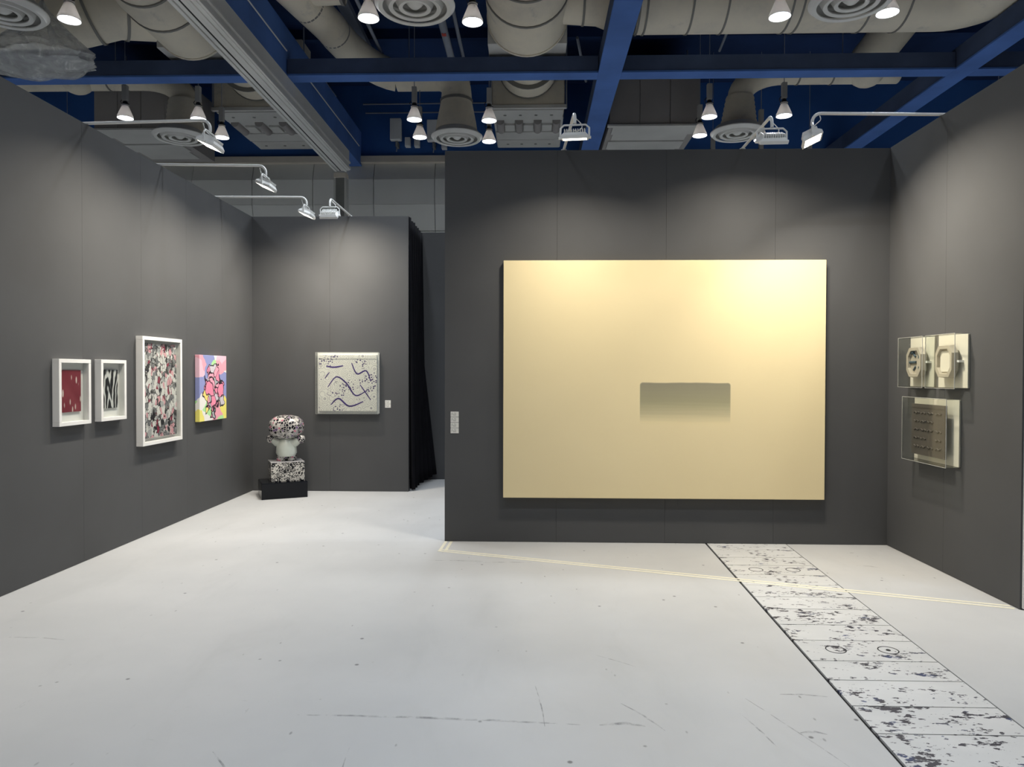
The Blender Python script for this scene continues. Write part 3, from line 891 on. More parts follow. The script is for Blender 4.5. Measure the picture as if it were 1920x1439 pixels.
# ------------------------------------------------------------ arm floodlights on the booth walls
def make_flood(base, tip, aim, label, watts=FLOOD_W):
    """arm from a wall-top clamp to the tip, then a bracketed LED flood aimed along `aim`"""
    base, tip = Vector(base), Vector(tip)
    o = thing('arm_floodlight', label, 'floodlight', base, 0, 'white arm floodlights on the booth walls')
    d = (tip - base); L = d.length; d.normalize()
    T = tip - base
    up = Vector((0, 0, 1))
    bend = [Vector((0, 0, -0.04)), Vector((0, 0, 0))] + [T - d * 0.07]
    for i in range(1, 7):
        a = i / 6 * PI / 2
        bend.append(T - d * 0.07 + d * 0.07 * math.sin(a) - up * 0.07 * (1 - math.cos(a)))
    bend.append(T - up * 0.095)
    tubo('arm', bend[1:], 0.0125, 'whitemetal', o, 12)
    bxo('wall_clamp', (-0.025, -0.025, -0.10), (0.025, 0.025, 0.0), 'whitemetal', o, bevel=0.004)
    n = Vector(aim).normalized()
    # lamp frame: local -Z is the beam, local X lies level
    xax = n.cross(up).normalized() if abs(n.z) < 0.999 else d.cross(up).normalized()
    zax = -n
    yax = zax.cross(xax)
    R = Matrix((xax, yax, zax)).transposed().to_4x4()
    head = T - up * 0.105
    piv = head - up * 0.10
    M = Matrix.Translation(piv) @ R
    # housing with chamfered rim
    bm = bmesh.new()
    prof = [(-0.105, -0.075, -0.012), (-0.105, -0.075, 0.012), (-0.085, -0.060, 0.035)]
    ring = []
    for hx, hy, z in prof:
        ring.append([bm.verts.new(M @ Vector(c)) for c in ((hx, hy, z), (-hx, hy, z), (-hx, -hy, z), (hx, -hy, z))])
    for a, b in zip(ring, ring[1:]):
        for i in range(4):
            bm.faces.new((a[i], a[(i + 1) % 4], b[(i + 1) % 4], b[i]))
    bm.faces.new(ring[-1])
    inner = [bm.verts.new(M @ Vector(c)) for c in ((-0.093, -0.063, -0.012), (0.093, -0.063, -0.012), (0.093, 0.063, -0.012), (-0.093, 0.063, -0.012))]
    deep = [bm.verts.new(M @ Vector(c)) for c in ((-0.093, -0.063, -0.004), (0.093, -0.063, -0.004), (0.093, 0.063, -0.004), (-0.093, 0.063, -0.004))]
    for i in range(4):
        bm.faces.new((ring[0][i], ring[0][(i + 1) % 4], inner[(i + 1) % 4], inner[i]))
        bm.faces.new((inner[i], inner[(i + 1) % 4], deep[(i + 1) % 4], deep[i]))
    bm.faces.new(deep)
    hs = obj('housing', bm, 'whitemetal', o)
    bm = bmesh.new()
    for i in range(10):
        x = -0.078 + i * 0.156 / 9
        box(bm, (x - 0.0035, -0.055, 0.033), (x + 0.0035, 0.055, 0.062), M)
    obj('cooling_fins', bm, 'whitemetal', hs)
    bm = bmesh.new()
    vs = [bm.verts.new(M @ Vector(c)) for c in ((-0.092, -0.062, -0.007), (0.092, -0.062, -0.007), (0.092, 0.062, -0.007), (-0.092, 0.062, -0.007))]
    bm.faces.new(vs)
    obj('lens', bm, 'flood_lens', hs)
    beam('beam', hs, M @ Matrix.Translation((0, 0, -0.009)), 'RECTANGLE', 0.178, 0.118, watts, FLOOD_SPREAD, FLOOD_COL)
    # U bracket: level bar under the arm tip, legs down to the housing sides
    bm = bmesh.new()
    for s in (-1, 1):
        pts = [head + xax * s * 0.0, head + xax * s * 0.085, head + xax * s * 0.112 - up * 0.025, piv + xax * s * 0.112]
        tube(bm, pts, 0.0075, 8)
    obj('bracket', bm, 'whitemetal', o, smooth=True)
    bm = bmesh.new()
    for s in (-1, 1):
        tube(bm, [piv + xax * s * 0.10, piv + xax * s * 0.127], 0.011, 10)
    obj('pivot_bolt', bm, 'whitemetal', o, smooth=True)
    c0 = T - d * 0.06 - up * 0.02
    pts = [c0, c0 - up * 0.05 + xax * 0.05, head - up * 0.02 + xax * 0.055 + yax * 0.01, head - up * 0.05 + xax * 0.02, piv + zax * 0.055]
    Q = []
    for i in range(len(pts) - 1):       # Catmull-Rom for a loose cable
        p0 = pts[max(i - 1, 0)]; p1 = pts[i]; p2 = pts[i + 1]; p3 = pts[min(i + 2, len(pts) - 1)]
        for q in range(6):
            t_ = q / 6
            Q.append(0.5 * ((2 * p1) + (p2 - p0) * t_ + (2 * p0 - 5 * p1 + 4 * p2 - p3) * t_ ** 2 + (3 * p1 - p0 - 3 * p2 + p3) * t_ ** 3))
    Q.append(pts[-1])
    tubo('cable', Q, 0.004, 'whitemetal', o, 6)
    return o
make_flood((XL - 0.06, 5.80, 3.60), (-2.645, 5.80, 3.62), (-0.39, 0.0, -0.92), 'arm floodlight nearest the camera on the left wall')
make_flood((XL - 0.06, 6.95, 3.60), (-2.655, 7.05, 3.61), (-0.39, 0.0, -0.92), 'second arm floodlight along the left wall')
make_flood((XL - 0.06, 8.24, 3.60), (-2.650, 8.32, 3.61), (-0.39, 0.0, -0.92), 'farthest arm floodlight on the left wall')
make_flood((-2.376, YR + 0.06, 3.60), (-2.385, 8.35, 3.605), (0.0, 0.56, -0.83), 'arm floodlight on the rear wall above the white square painting')
make_flood((0.285, YB + 0.06, 3.595), (0.330, 5.62, 3.60), (0.02, 0.20, -0.98), 'glowing arm floodlight over the left half of the cream canvas', FLOOD_W * 0.85)
make_flood((1.905, YB + 0.06, 3.595), (1.860, 5.62, 3.56), (0.02, 0.42, -0.91), 'arm floodlight seen from behind over the cream canvas', FLOOD_W * 0.72)
make_flood((XR + 0.06, 5.75, 3.60), (2.20, 5.70, 3.60), (0.38, -0.12, -0.92), 'arm floodlight reaching out from the right wall', FLOOD_W * 1.6)
make_flood((XL - 0.06, 3.05, 3.60), (-2.65, 3.05, 3.61), (-0.58, 0.0, -0.81), 'arm floodlight on the left wall outside the view')

# ------------------------------------------------------------ the large cream canvas
def m_canvas():
    k = N('cream_canvas_paint')
    v = k.coord()
    X, Y, Z = k.sep(v)
    base = k.ramp(k.noise(v, 1.2, 3).outputs[0], [(0.3, (0.77, 0.65, 0.395)), (0.7, (0.79, 0.67, 0.41))])
    # soft-cornered grey block with horizontal brush streaks that thins out downwards
    cx, cz, hx, hz = 0.195, -0.215, 0.408, 0.193
    wob = k.math('MULTIPLY', k.math('SUBTRACT', k.noise(v, 3.0, 2).outputs[0], 0.5), 0.02)
    qx = k.math('SUBTRACT', k.math('ABSOLUTE', k.math('SUBTRACT', X, cx)), hx - 0.03)
    qz = k.math('SUBTRACT', k.math('ABSOLUTE', k.math('ADD', k.math('SUBTRACT', Z, cz), wob)), hz - 0.03)
    qx = k.math('MAXIMUM', qx, 0.0); qz = k.math('MAXIMUM', qz, 0.0)
    d = k.math('SQRT', k.math('ADD', k.math('MULTIPLY', qx, qx), k.math('MULTIPLY', qz, qz)))
    mask = k.ramp(d, [(0.022, (1, 1, 1)), (0.031, (0, 0, 0))])
    fade = k.math('DIVIDE', k.math('SUBTRACT', Z, cz - hz), 2 * hz)
    streak = k.noise(k.coord(scale=(0.6, 1, 26)), 2.2, 3).outputs[0]
    fade = k.math('ADD', fade, k.math('MULTIPLY', k.math('SUBTRACT', streak, 0.5), 0.14))
    grey = k.ramp(fade, [(0.06, (0.77, 0.655, 0.395)), (0.28, (0.52, 0.46, 0.285)), (0.55, (0.35, 0.325, 0.205)), (1.0, (0.275, 0.255, 0.18))])
    k.base(k.mix(mask, base, grey), 0.7, 0, 0.2)
    k.bump(k.noise(v, 220, 2).outputs[0], 0.08, 0.002)
    return k.m
o = thing('large_canvas', 'huge cream canvas with one grey block on the dark wall', 'painting', (1.182, YB - 0.003, 1.492))
bxo('canvas', (-1.442, -0.06, -1.075), (1.442, -0.005, 1.075), m_canvas(), o, bevel=0.004)
MT['stretcher'] = paint('dark_stretcher', (0.05, 0.045, 0.04), 0.7)
bxo('stretcher_bar', (-1.41, -0.012, -1.04), (1.41, 0.0, 1.04), 'stretcher', o)

# ------------------------------------------------------------ label cards
def m_card():
    k = N('printed_card')
    v = k.coord(scale=(1, 1, 1))
    X, Y, Z = k.sep(v)
    ln = k.math('ABSOLUTE', k.math('SINE', k.math('MULTIPLY', Z, 520)))
    wd = k.noise(k.coord(scale=(90, 1, 60)), 1.0, 3).outputs[0]
    inside = k.math('MULTIPLY', k.math('LESS_THAN', k.math('ABSOLUTE', k.math('ADD', X, 0.008)), 0.022), k.math('LESS_THAN', k.math('ABSOLUTE', Z), 0.015))
    txt = k.math('MULTIPLY', k.math('MULTIPLY', k.math('GREATER_THAN', ln, 0.45), k.math('GREATER_THAN', wd, 0.45)), inside)
    k.base(k.mix(k.math('MULTIPLY', txt, 0.6), (0.72, 0.71, 0.67), (0.2, 0.2, 0.2)), 0.6)
    return k.m
CARD = m_card()
for i, lab in enumerate(('topmost white label card beside the cream canvas', 'second white label card from top beside the canvas', 'third white label card from top beside the canvas', 'lowest white label card beside the cream canvas')):
    zc = 1.171 - i * 0.0505
    tag(bxo('label_card', (-0.037, -0.004, -0.0235), (0.037, 0.0, 0.0235), CARD, loc=(-0.708, YB, zc)), lab, 'label card', 'label cards beside the cream canvas')
for i, lab in enumerate(('upper white label card right of the square painting', 'lower white label card right of the square painting')):
    tag(bxo('label_card', (-0.037, -0.004, -0.0235), (0.037, 0.0, 0.0235), CARD, loc=(-1.873, YR, 1.168 - i * 0.0505)), lab, 'label card', 'label cards on the rear wall')

# ------------------------------------------------------------ framed works on the left wall
def m_red():
    k = N('dark_red_leaf_print')
    v = k.coord(scale=(1, 30, 9.5), rot=(0.30, 0, 0))
    vo = k.voro(v, 1.1)
    mk = k.ramp(vo.outputs['Distance'], [(0.26, (1, 1, 1)), (0.36, (0, 0, 0))])
    gate = k.ramp(k.sep(vo.outputs['Color'])[1], [(0.50, (0, 0, 0)), (0.54, (1, 1, 1))])
    c = k.ramp(k.noise(k.coord(), 5, 3).outputs[0], [(0.3, (0.17, 0.018, 0.032)), (0.7, (0.25, 0.045, 0.06))])
    k.base(k.mix(k.math('MULTIPLY', mk, gate), c, (0.62, 0.50, 0.46)), 0.4)
    return k.m
def m_bw():
    k = N('black_white_streak_print')
    w_ = k.n('ShaderNodeTexWave', wave_type='BANDS', bands_direction='Y')
    k.l(k.coord(rot=(0.5, 0, 0), scale=(1, 1, 0.5)), w_.inputs['Vector'])
    w_.inputs['Scale'].default_value = 5; w_.inputs['Distortion'].default_value = 15; w_.inputs['Detail'].default_value = 2.5
    w_.inputs['Detail Scale'].default_value = 1.3
    k.base(k.ramp(w_.outputs[0], [(0.25, (0.012, 0.012, 0.014)), (0.45, (0.06, 0.065, 0.07)), (0.60, (0.30, 0.31, 0.32)), (0.80, (0.62, 0.62, 0.60))]), 0.4)
    return k.m
def m_scribble():
    k = N('grey_pink_scribble_paint')
    v = k.coord(scale=(1, 1, 0.75))
    nz = k.noise(v, 13, 3, 0.6)
    vv = k.addv(v, k.scalev(nz.outputs['Color'], 0.085))
    a = k.voro(vv, 23)
    e = k.voro(vv, 23, 'DISTANCE_TO_EDGE')
    h = k.sep(a.outputs['Color'])
    c = k.ramp(h[0], [(0.0, (0.70, 0.68, 0.65)), (0.25, (0.18, 0.18, 0.19)), (0.40, (0.70, 0.34, 0.38)), (0.55, (0.02, 0.02, 0.025)), (0.68, (0.40, 0.40, 0.40)), (0.80, (0.74, 0.72, 0.70)), (0.94, (0.28, 0.02, 0.06))], 'CONSTANT')
    mid = k.ramp(a.outputs['Distance'], [(0.17, (1, 1, 1)), (0.20, (0, 0, 0))])
    c = k.mix(k.math('MULTIPLY', mid, k.math('GREATER_THAN', h[1], 0.6)), c, (0.03, 0.03, 0.035))
    c = k.mix(k.ramp(e.outputs['Distance'], [(0.05, (1, 1, 1)), (0.075, (0, 0, 0))]), c, k.ramp(nz.outputs[0], [(0.48, (0.03, 0.03, 0.035)), (0.52, (0.62, 0.60, 0.58))], 'CONSTANT'))
    k.base(c, 0.45)
    return k.m
def m_pastel():
    k = N('pastel_cloud_paint')
    v = k.coord()
    nz = k.noise(v, 8, 1)
    vv = k.addv(v, k.scalev(nz.outputs['Color'], 0.10))
    a = k.voro(vv, 5.2)
    c = k.ramp(k.sep(a.outputs['Color'])[0], [(0.0, (0.80, 0.36, 0.44)), (0.22, (0.27, 0.30, 0.56)), (0.40, (0.80, 0.72, 0.18)), (0.54, (0.42, 0.74, 0.34)), (0.68, (0.78, 0.50, 0.60)), (0.82, (0.78, 0.76, 0.72))], 'CONSTANT')
    # loose pink and grey shapes with dark contours in the middle
    X, Y, Z = k.sep(v)
    ry = k.math('DIVIDE', Y, 0.24); rz = k.math('DIVIDE', Z, 0.28)
    rad = k.math('ADD', k.math('SQRT', k.math('ADD', k.math('MULTIPLY', ry, ry), k.math('MULTIPLY', rz, rz))), k.math('MULTIPLY', k.math('SUBTRACT', nz.outputs[0], 0.5), 1.5))
    b = k.voro(k.addv(v, k.scalev(nz.outputs['Color'], 0.16)), 8.0)
    be = k.voro(k.addv(v, k.scalev(nz.outputs['Color'], 0.16)), 8.0, 'DISTANCE_TO_EDGE')
    c2 = k.ramp(k.sep(b.outputs['Color'])[0], [(0.0, (0.80, 0.26, 0.38)), (0.45, (0.42, 0.44, 0.46)), (0.60, (0.83, 0.36, 0.46)), (0.82, (0.80, 0.66, 0.20)), (0.90, (0.60, 0.55, 0.60))], 'CONSTANT')
    c2 = k.mix(k.ramp(be.outputs['Distance'], [(0.035, (1, 1, 1)), (0.055, (0, 0, 0))]), c2, (0.03, 0.02, 0.03))
    c = k.mix(k.math('LESS_THAN', rad, 1.02), c, (0.03, 0.02, 0.03))
    c = k.mix(k.math('LESS_THAN', rad, 0.95), c, c2)
    k.base(c, 0.5)
    return k.m
def shadow_frame(label, y0, y1, z0, z1, dep, fw, art, ay0, ay1, az0, az1, ad):
    yc, zc = (y0 + y1) / 2, (z0 + z1) / 2
    o = thing('framed_picture', label, 'picture', (XL, yc, zc), 0, 'pictures along the left wall')
    hy, hz = (y1 - y0) / 2, (z1 - z0) / 2
    bxo('frame_rail', (0, -hy, hz - fw), (dep, hy, hz), 'white', o, bevel=0.002)
    bxo('frame_rail', (0, -hy, -hz), (dep, hy, -hz + fw), 'white', o, bevel=0.002)
    bxo('frame_stile', (0, -hy, -hz + fw), (dep, -hy + fw, hz - fw), 'white', o, bevel=0.002)
    bxo('frame_stile', (0, hy - fw, -hz + fw), (dep, hy, hz - fw), 'white', o, bevel=0.002)
    bxo('mount_board', (0.001, -hy + fw, -hz + fw), (0.008, hy - fw, hz - fw), 'white', o)
    bxo('artwork', (-ad / 2, -(ay1 - ay0) / 2, -(az1 - az0) / 2), (ad / 2, (ay1 - ay0) / 2, (az1 - az0) / 2), art, o,
        loc=(0.008 + ad / 2, (ay0 + ay1) / 2 - yc, (az0 + az1) / 2 - zc))
    bxo('glazing', (dep - 0.012, -hy + fw, -hz + fw), (dep - 0.010, hy - fw, hz - fw), 'acrylic', o)
    return o
shadow_frame('small white box frame with a dark red print', 5.32, 5.715, 1.131, 1.651, 0.055, 0.030, m_red(), 5.395, 5.635, 1.235, 1.565, 0.012)
shadow_frame('small white box frame with a black and white print', 5.846, 6.217, 1.135, 1.655, 0.058, 0.030, m_bw(), 5.905, 6.145, 1.24, 1.57, 0.012)
shadow_frame('tall white frame of grey, black and pink scribbles', 6.467, 7.208, 0.862, 1.885, 0.066, 0.034, m_scribble(), 6.525, 7.15, 0.925, 1.825, 0.025)
o = thing('pastel_canvas', 'unframed canvas of pastel clouds and pink shapes on the left wall', 'painting', (XL, 7.947, 1.375), 0, 'pictures along the left wall')
bxo('canvas', (0.004, -0.338, -0.365), (0.056, 0.338, 0.365), m_pastel(), o, bevel=0.004)
bxo('stretcher_bar', (0.0, -0.32, -0.345), (0.008, 0.32, 0.345), 'stretcher', o)

# ------------------------------------------------------------ square white painting in an acrylic box on the rear wall
def m_doodle():
    k = N('white_doodle_paint')
    v = k.coord()
    c = (0.74, 0.72, 0.66)
    a = k.voro(v, 11, rnd=0.9)
    rg = k.math('ABSOLUTE', k.math('SINE', k.math('MULTIPLY', a.outputs['Distance'], 16)))
    cc = k.mix(k.math('MULTIPLY', k.ramp(rg, [(0.14, (1, 1, 1)), (0.34, (0, 0, 0))]), 0.75), c, (0.20, 0.18, 0.24))
    b = k.voro(v, 34, rnd=0.75)
    patch = k.ramp(k.noise(v, 4.2, 1).outputs[0], [(0.54, (0, 0, 0)), (0.57, (1, 1, 1))])
    dots = k.ramp(b.outputs['Distance'], [(0.30, (1, 1, 1)), (0.36, (0, 0, 0))])
    cc = k.mix(k.math('MULTIPLY', dots, patch), cc, (0.06, 0.04, 0.14))
    k.base(cc, 0.5)
    return k.m
MT['purple'] = paint('violet_brush_paint', (0.055, 0.03, 0.17), 0.5, var=0.2, scale=12)
o = thing('square_painting', 'square white doodle painting with violet strokes in acrylic box', 'painting', (-2.386, YR - 0.003, 1.414))
bxo('canvas', (-0.379, -0.045, -0.365), (0.379, -0.008, 0.365), m_doodle(), o, bevel=0.003)
bxo('back_board', (-0.405, -0.010, -0.395), (0.405, 0.0, 0.395), 'white', o)
def ribbon(pts, wd, parent):
    bm = bmesh.new()
    Q = []
    P = [Vector((x, -0.0455, z)) for x, z in pts]
    for i in range(len(P) - 1):
        p0 = P[max(i - 1, 0)]; p1 = P[i]; p2 = P[i + 1]; p3 = P[min(i + 2, len(P) - 1)]
        for q in range(6):
            t_ = q / 6
            Q.append(0.5 * ((2 * p1) + (p2 - p0) * t_ + (2 * p0 - 5 * p1 + 4 * p2 - p3) * t_ ** 2 + (3 * p1 - p0 - 3 * p2 + p3) * t_ ** 3))
    Q.append(P[-1])
    tube(bm, Q, [wd * (0.6 + 0.6 * math.sin(PI * (i + 1) / (len(Q) + 1))) for i in range(len(Q))], 8)
    for v_ in bm.verts:
        v_.co.y = -0.0455 + (v_.co.y + 0.0455) * 0.15
    obj('brush_stroke', bm, 'purple', parent, smooth=True)
ribbon([(-0.28, 0.22), (-0.18, 0.205), (-0.06, 0.225)], 0.009, o)
ribbon([(-0.26, -0.05), (-0.15, 0.08), (-0.02, 0.0), (0.10, -0.16), (0.24, -0.10)], 0.008, o)
ribbon([(0.05, 0.26), (0.12, 0.12), (0.24, 0.16), (0.30, 0.02)], 0.008, o)
ribbon([(-0.22, -0.28), (-0.12, -0.20), (0.02, -0.30), (0.20, -0.24)], 0.009, o)
ribbon([(-0.30, 0.06), (-0.24, 0.14)], 0.006, o)
ribbon([(0.16, -0.02), (0.30, -0.22)], 0.006, o)
def acrylic_box(parent, axis, w0, w1, z0, z1, dep, sgn=-1, front=True):
    """open-backed clear cover of thin sheets; axis is the direction it stands out"""
    t_ = 0.004
    def mk(nm, a, b, mat='acrylic'):
        if axis == 'y':
            lo = (a[0], sgn * a[2], a[1]); hi = (b[0], sgn * b[2], b[1])
        else:
            lo = (sgn * a[2], a[0], a[1]); hi = (sgn * b[2], b[0], b[1])
        l2 = tuple(min(p, q) for p, q in zip(lo, hi)); h2 = tuple(max(p, q) for p, q in zip(lo, hi))
        bxo(nm, l2, h2, mat, parent)
    mk('cover_front', (w0, z0, dep - t_), (w1, z1, dep))
    mk('cover_side', (w0, z0, 0.0), (w0 + t_, z1, dep - t_))
    mk('cover_side', (w1 - t_, z0, 0.0), (w1, z1, dep - t_))
    mk('cover_top', (w0 + t_, z1 - t_, 0.0), (w1 - t_, z1, dep - t_))
    mk('cover_bottom', (w0 + t_, z0, 0.0), (w1 - t_, z0 + t_, dep - t_))
    e = 0.002
    for a, b in (((w0 - e, z0 - e), (w1 + e, z0)), ((w0 - e, z1), (w1 + e, z1 + e)), ((w0 - e, z0), (w0, z1)), ((w1, z0), (w1 + e, z1))):
        mk('cover_edge', (a[0], a[1], dep - 0.0045), (b[0], b[1], dep), 'acrylic_edge')
acrylic_box(o, 'y', -0.406, 0.406, -0.396, 0.396, 0.09)

# ------------------------------------------------------------ acrylic boxes on the right wall
MT['creamboard'] = paint('cream_board', (0.72, 0.68, 0.58), 0.6, var=0.04)
MT['plaster'] = paint('warm_grey_plaster', (0.42, 0.38, 0.31), 0.6, var=0.08, scale=8)
MT['bluegrey'] = paint('blue_grey_stroke', (0.05, 0.085, 0.11), 0.5, var=0.2, scale=20)
MT['brownpaper'] = paint('brown_grey_panel', (0.085, 0.074, 0.064), 0.75, var=0.1, scale=6, bump=0.3, bscale=40)
def octo(ry, rz, c):
    return [(-ry + c, -rz), (ry - c, -rz), (ry, -rz + c * 1.3), (ry, rz - c * 1.3), (ry - c, rz), (-ry + c, rz), (-ry, rz - c * 1.3), (-ry, -rz + c * 1.3)]
def oct_ring(parent, mat, oy, oz, oc, iy, iz, ic, x0, x1, name):
    A, B = octo(oy, oz, oc), octo(iy, iz, ic)
    bm = bmesh.new()
    rings = [[bm.verts.new((x, p[0], p[1])) for p in L] for x, L in ((x0, A), (x1, [(p[0] * 0.94, p[1] * 0.95) for p in A]), (x1, B), (x0 * 0.5 + x1 * 0.5, [(p[0] * 0.95, p[1] * 0.96) for p in B]))]
    for a, b in zip(rings, rings[1:]):
        for i in range(8):
            bm.faces.new((a[i], a[(i + 1) % 8], b[(i + 1) % 8], b[i]))
    bm.faces.new(rings[-1])
    return obj(name, bm, mat, parent)
for yc, hy, lab, strokes in ((5.930, 0.180, 'acrylic box with octagonal relief crossed by blue grey strokes', True), (5.505, 0.190, 'acrylic box with plain pale octagonal relief, nearer the camera', False)):
    o = thing('relief_box', lab, 'relief', (XR, yc, 1.645), 0, 'acrylic boxes on the right wall')
    bxo('back_board', (-0.014, -hy, -0.20), (0.0, hy, 0.20), 'creamboard', o, bevel=0.002)
    rl = oct_ring(o, 'plaster', 0.115, 0.125, 0.045, 0.085, 0.095, 0.038, -0.040, -0.085, 'octagon_relief')
    for s in (-1, 1):
        bxo('mount_pin', (-0.05, s * 0.128 - 0.014, -0.008), (-0.014, s * 0.128 + 0.014, 0.008), 'white', o)
    bxo('spacer', (-0.042, -0.07, -0.07), (-0.014, 0.07, 0.07), 'creamboard', o)
    if strokes:
        for (a, b, wd) in (((0.085, 0.0), (-0.01, 0.0), 0.011), ((0.08, 0.075), (0.02, 0.085), 0.012), ((0.03, 0.07), (0.0, 0.045), 0.008), ((-0.05, 0.08), (-0.05, 0.03), 0.007), ((-0.05, -0.035), (-0.05, -0.085), 0.007), ((0.03, -0.065), (0.0, -0.035), 0.007)):
            bm = bmesh.new()
            tube(bm, [(-0.066, a[0], a[1]), (-0.066, b[0], b[1])], wd, 8)
            obj('stroke', bm, 'bluegrey', rl, smooth=True)
    else:
        bxo('inner_panel', (-0.068, -0.07, -0.08), (-0.060, 0.07, 0.08), 'creamboard', rl, bevel=0.003)
    acrylic_box(o, 'x', -hy - 0.004, hy + 0.004, -0.204, 0.204, 0.115)
o = thing('relief_box', 'acrylic box with dark brown ridged panel, below the octagons', 'relief', (XR, 5.725, 1.102), 0, 'acrylic boxes on the right wall')
bxo('back_board', (-0.014, -0.312, -0.253), (0.0, 0.312, 0.253), 'creamboard', o, bevel=0.002)
bxo('raised_panel', (-0.075, -0.235, -0.205), (-0.058, 0.24, 0.205), 'brownpaper', o, bevel=0.002)
bxo('panel_support', (-0.058, -0.16, -0.15), (-0.014, 0.16, 0.15), 'creamboard', o)
for j in range(5):
    z = 0.135 - j * 0.068
    for a, b in ((0.20, 0.12), (0.10, 0.02), (0.0, -0.08), (-0.11, -0.19)):
        if (j, a) in ((1, -0.11), (3, 0.0)):
            continue
        bm = bmesh.new()
        n_ = 6
        tube(bm, [(-0.076, a + (b - a) * i / n_, z + 0.006 * math.sin(i * 1.7 + j * 2 + a * 30)) for i in range(n_ + 1)], 0.006, 8)
        obj('ridge', bm, 'brownpaper', o, smooth=True)
acrylic_box(o, 'x', -0.316, 0.316, -0.257, 0.257, 0.115)

# ------------------------------------------------------------ plinth, patterned block and abstract sculpture
ANG = math.atan2(0.242, 0.487)
def m_rings():
    k = N('white_ring_pattern_on_black')
    v = k.coord()
    a = k.voro(v, 17.0, rnd=0.85)
    rg = k.math('ABSOLUTE', k.math('SINE', k.math('MULTIPLY', a.outputs['Distance'], 13)))
    l1 = k.ramp(rg, [(0.84, (0, 0, 0)), (0.94, (1, 1, 1))])
    b = k.voro(v, 21.0, 'DISTANCE_TO_EDGE')
    l2 = k.math('MULTIPLY', k.ramp(b.outputs['Distance'], [(0.05, (1, 1, 1)), (0.08, (0, 0, 0))]), k.ramp(k.noise(v, 6, 1).outputs[0], [(0.45, (0, 0, 0)), (0.5, (1, 1, 1))]))
    k.base(k.mix(k.math('MAXIMUM', l1, l2), (0.008, 0.008, 0.010), (0.55, 0.53, 0.49)), 0.2)
    return k.m
def m_flower():
    k = N('black_white_violet_mosaic')
    v = k.coord()
    e = k.voro(v, 34, 'DISTANCE_TO_EDGE')
    a = k.voro(v, 34)
    cell = k.ramp(k.sep(a.outputs['Color'])[0], [(0.0, (0.012, 0.012, 0.016)), (0.55, (0.30, 0.29, 0.28)), (0.70, (0.13, 0.07, 0.18)), (0.80, (0.55, 0.53, 0.50)), (0.95, (0.50, 0.15, 0.22))], 'CONSTANT')
    c = k.mix(k.ramp(e.outputs['Distance'], [(0.06, (1, 1, 1)), (0.09, (0, 0, 0))]), cell, (0.50, 0.48, 0.46))
    k.base(c, 0.22)
    return k.m
MT['pearl'] = paint('pale_pearl_glaze', (0.60, 0.64, 0.58), 0.25, var=0.12, scale=7)
MT['rings'] = m_rings(); MT['flower'] = m_flower()
MT['dustgrey'] = paint('grey_block_top', (0.42, 0.41, 0.42), 0.4)
o = thing('plinth', 'low glossy black plinth on the floor in the corner', 'plinth', (-3.273, 8.52, 0), ANG)
bxo('plinth_body', (0, 0, 0.0), (0.544, 0.44, 0.195), 'gloss_black', o, bevel=0.004)
bxo('plinth_lid', (0.006, 0.006, 0.195), (0.538, 0.434, 0.200), 'gloss_black', o)
o = thing('patterned_block', 'black block with white ring pattern standing on the black plinth', 'block', (-3.197, 8.630, 0.2004), ANG)
bxo('block_body', (0, 0, 0.0), (0.40, 0.34, 0.236), 'rings', o, bevel=0.003)
bxo('block_top', (0.0, 0.0, 0.236), (0.40, 0.34, 0.240), 'dustgrey', o)
o = thing('sculpture', 'abstract rounded mosaic sculpture with pale waist on the patterned block', 'sculpture', (-3.085, 8.86, 0.4406), 0)
def blob(name, c, s, mat, parent, seg=40):
    bm = bmesh.new()
    bmesh.ops.create_uvsphere(bm, u_segments=seg, v_segments=seg // 2, radius=1)
    for v_ in bm.verts:
        x, y, z = v_.co
        q = 1 / (abs(x) ** 2.5 + abs(y) ** 2.5 + abs(z) ** 2.5) ** (1 / 2.5)     # slightly squared ovoid
        v_.co = Vector((x * q * s[0] + c[0], y * q * s[1] + c[1], z * q * s[2] + c[2]))
    return obj(name, bm, mat, parent, smooth=True)
blob('upper_ovoid', (0.0, 0.0, 0.425), (0.212, 0.175, 0.150), 'flower', o)
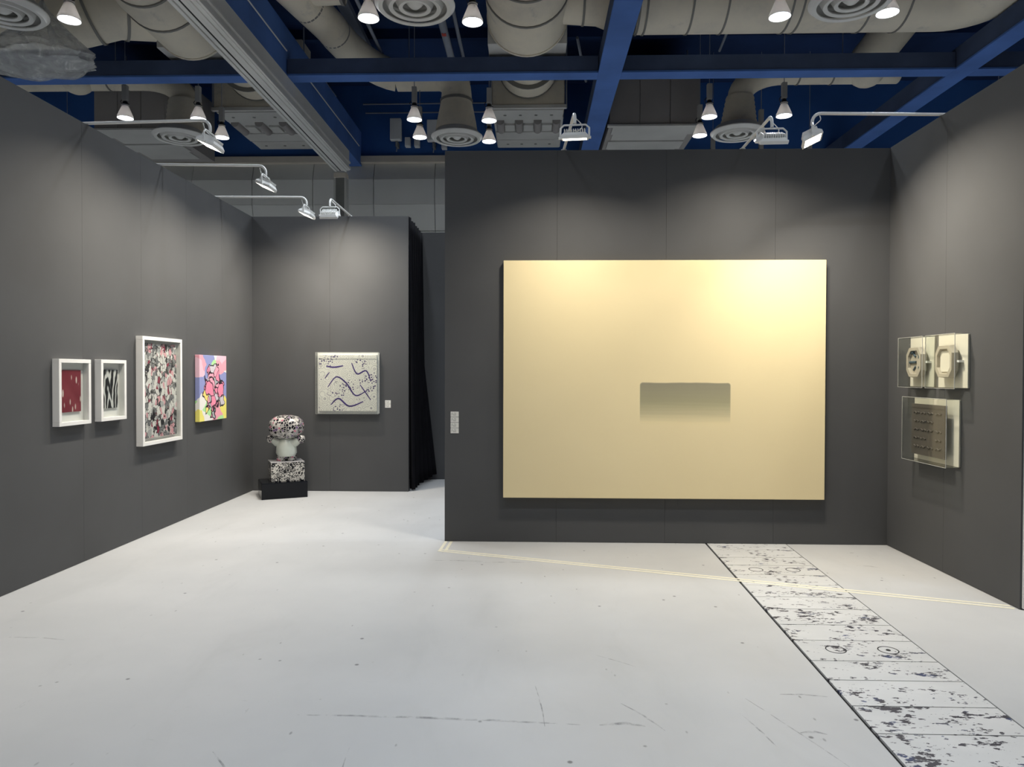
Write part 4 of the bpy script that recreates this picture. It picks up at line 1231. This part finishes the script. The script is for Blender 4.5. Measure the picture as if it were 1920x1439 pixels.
bm = bmesh.new(); lathe(bm, [(0, 0.06), (0.105, 0.06), (0.128, 0.10), (0.122, 0.17), (0.10, 0.23), (0.075, 0.285), (0.06, 0.31), (0, 0.31)], 36)
obj('pale_waist', bm, 'pearl', o, smooth=True)
for s in (-1, 1):
    bm = bmesh.new()
    tube(bm, [(s * 0.04, 0, 0.22), (s * 0.12, -0.01, 0.235), (s * 0.165, -0.02, 0.27)], [0.07, 0.055, 0.045], 20)
    obj('side_lobe', bm, 'pearl', o, smooth=True)
    blob('lobe_tip', (s * 0.195, -0.02, 0.275), (0.045, 0.045, 0.05), 'flower', o, 24)
bm = bmesh.new(); lathe(bm, [(0, 0), (0.062, 0), (0.070, 0.02), (0.066, 0.07), (0, 0.08)], 28, (-0.055, -0.01, 0))
obj('foot', bm, 'flower', o, smooth=True)
bm = bmesh.new(); lathe(bm, [(0, 0), (0.055, 0), (0.062, 0.02), (0.060, 0.09), (0, 0.10)], 28, (0.060, 0.02, 0))
obj('foot', bm, 'flower', o, smooth=True)

# ------------------------------------------------------------ black curtain in the passage beside the rear wall
bm = bmesh.new()
NU, NV = 60, 20
g = []
for i in range(NU + 1):
    u = i / NU
    row = []
    for j in range(NV + 1):
        v_ = j / NV                                   # 0 top .. 1 hem
        y = 9.235 + 1.03 * u
        amp = 0.020 + 0.022 * v_
        x = -1.60 + amp * math.sin(u * 2 * PI * 6.5) + 0.035 * v_
        flare = max(0, u - 0.35) * max(0, v_ - 0.55) * 0.55
        ztop = 3.575 - 0.02 * abs(math.sin(u * 9))
        hem = 0.02 + 0.10 * max(0.0, u - 0.3)
        row.append(bm.verts.new((x + flare, y, ztop + (hem - ztop) * v_)))
    g.append(row)
for i in range(NU):
    for j in range(NV):
        bm.faces.new((g[i][j], g[i + 1][j], g[i + 1][j + 1], g[i][j + 1]))
cu = obj('curtain', bm, 'curtain', smooth=True)
sd = cu.modifiers.new('solid', 'SOLIDIFY'); sd.thickness = 0.006
tag(cu, 'black pleated curtain hanging beside the rear booth wall', 'curtain')
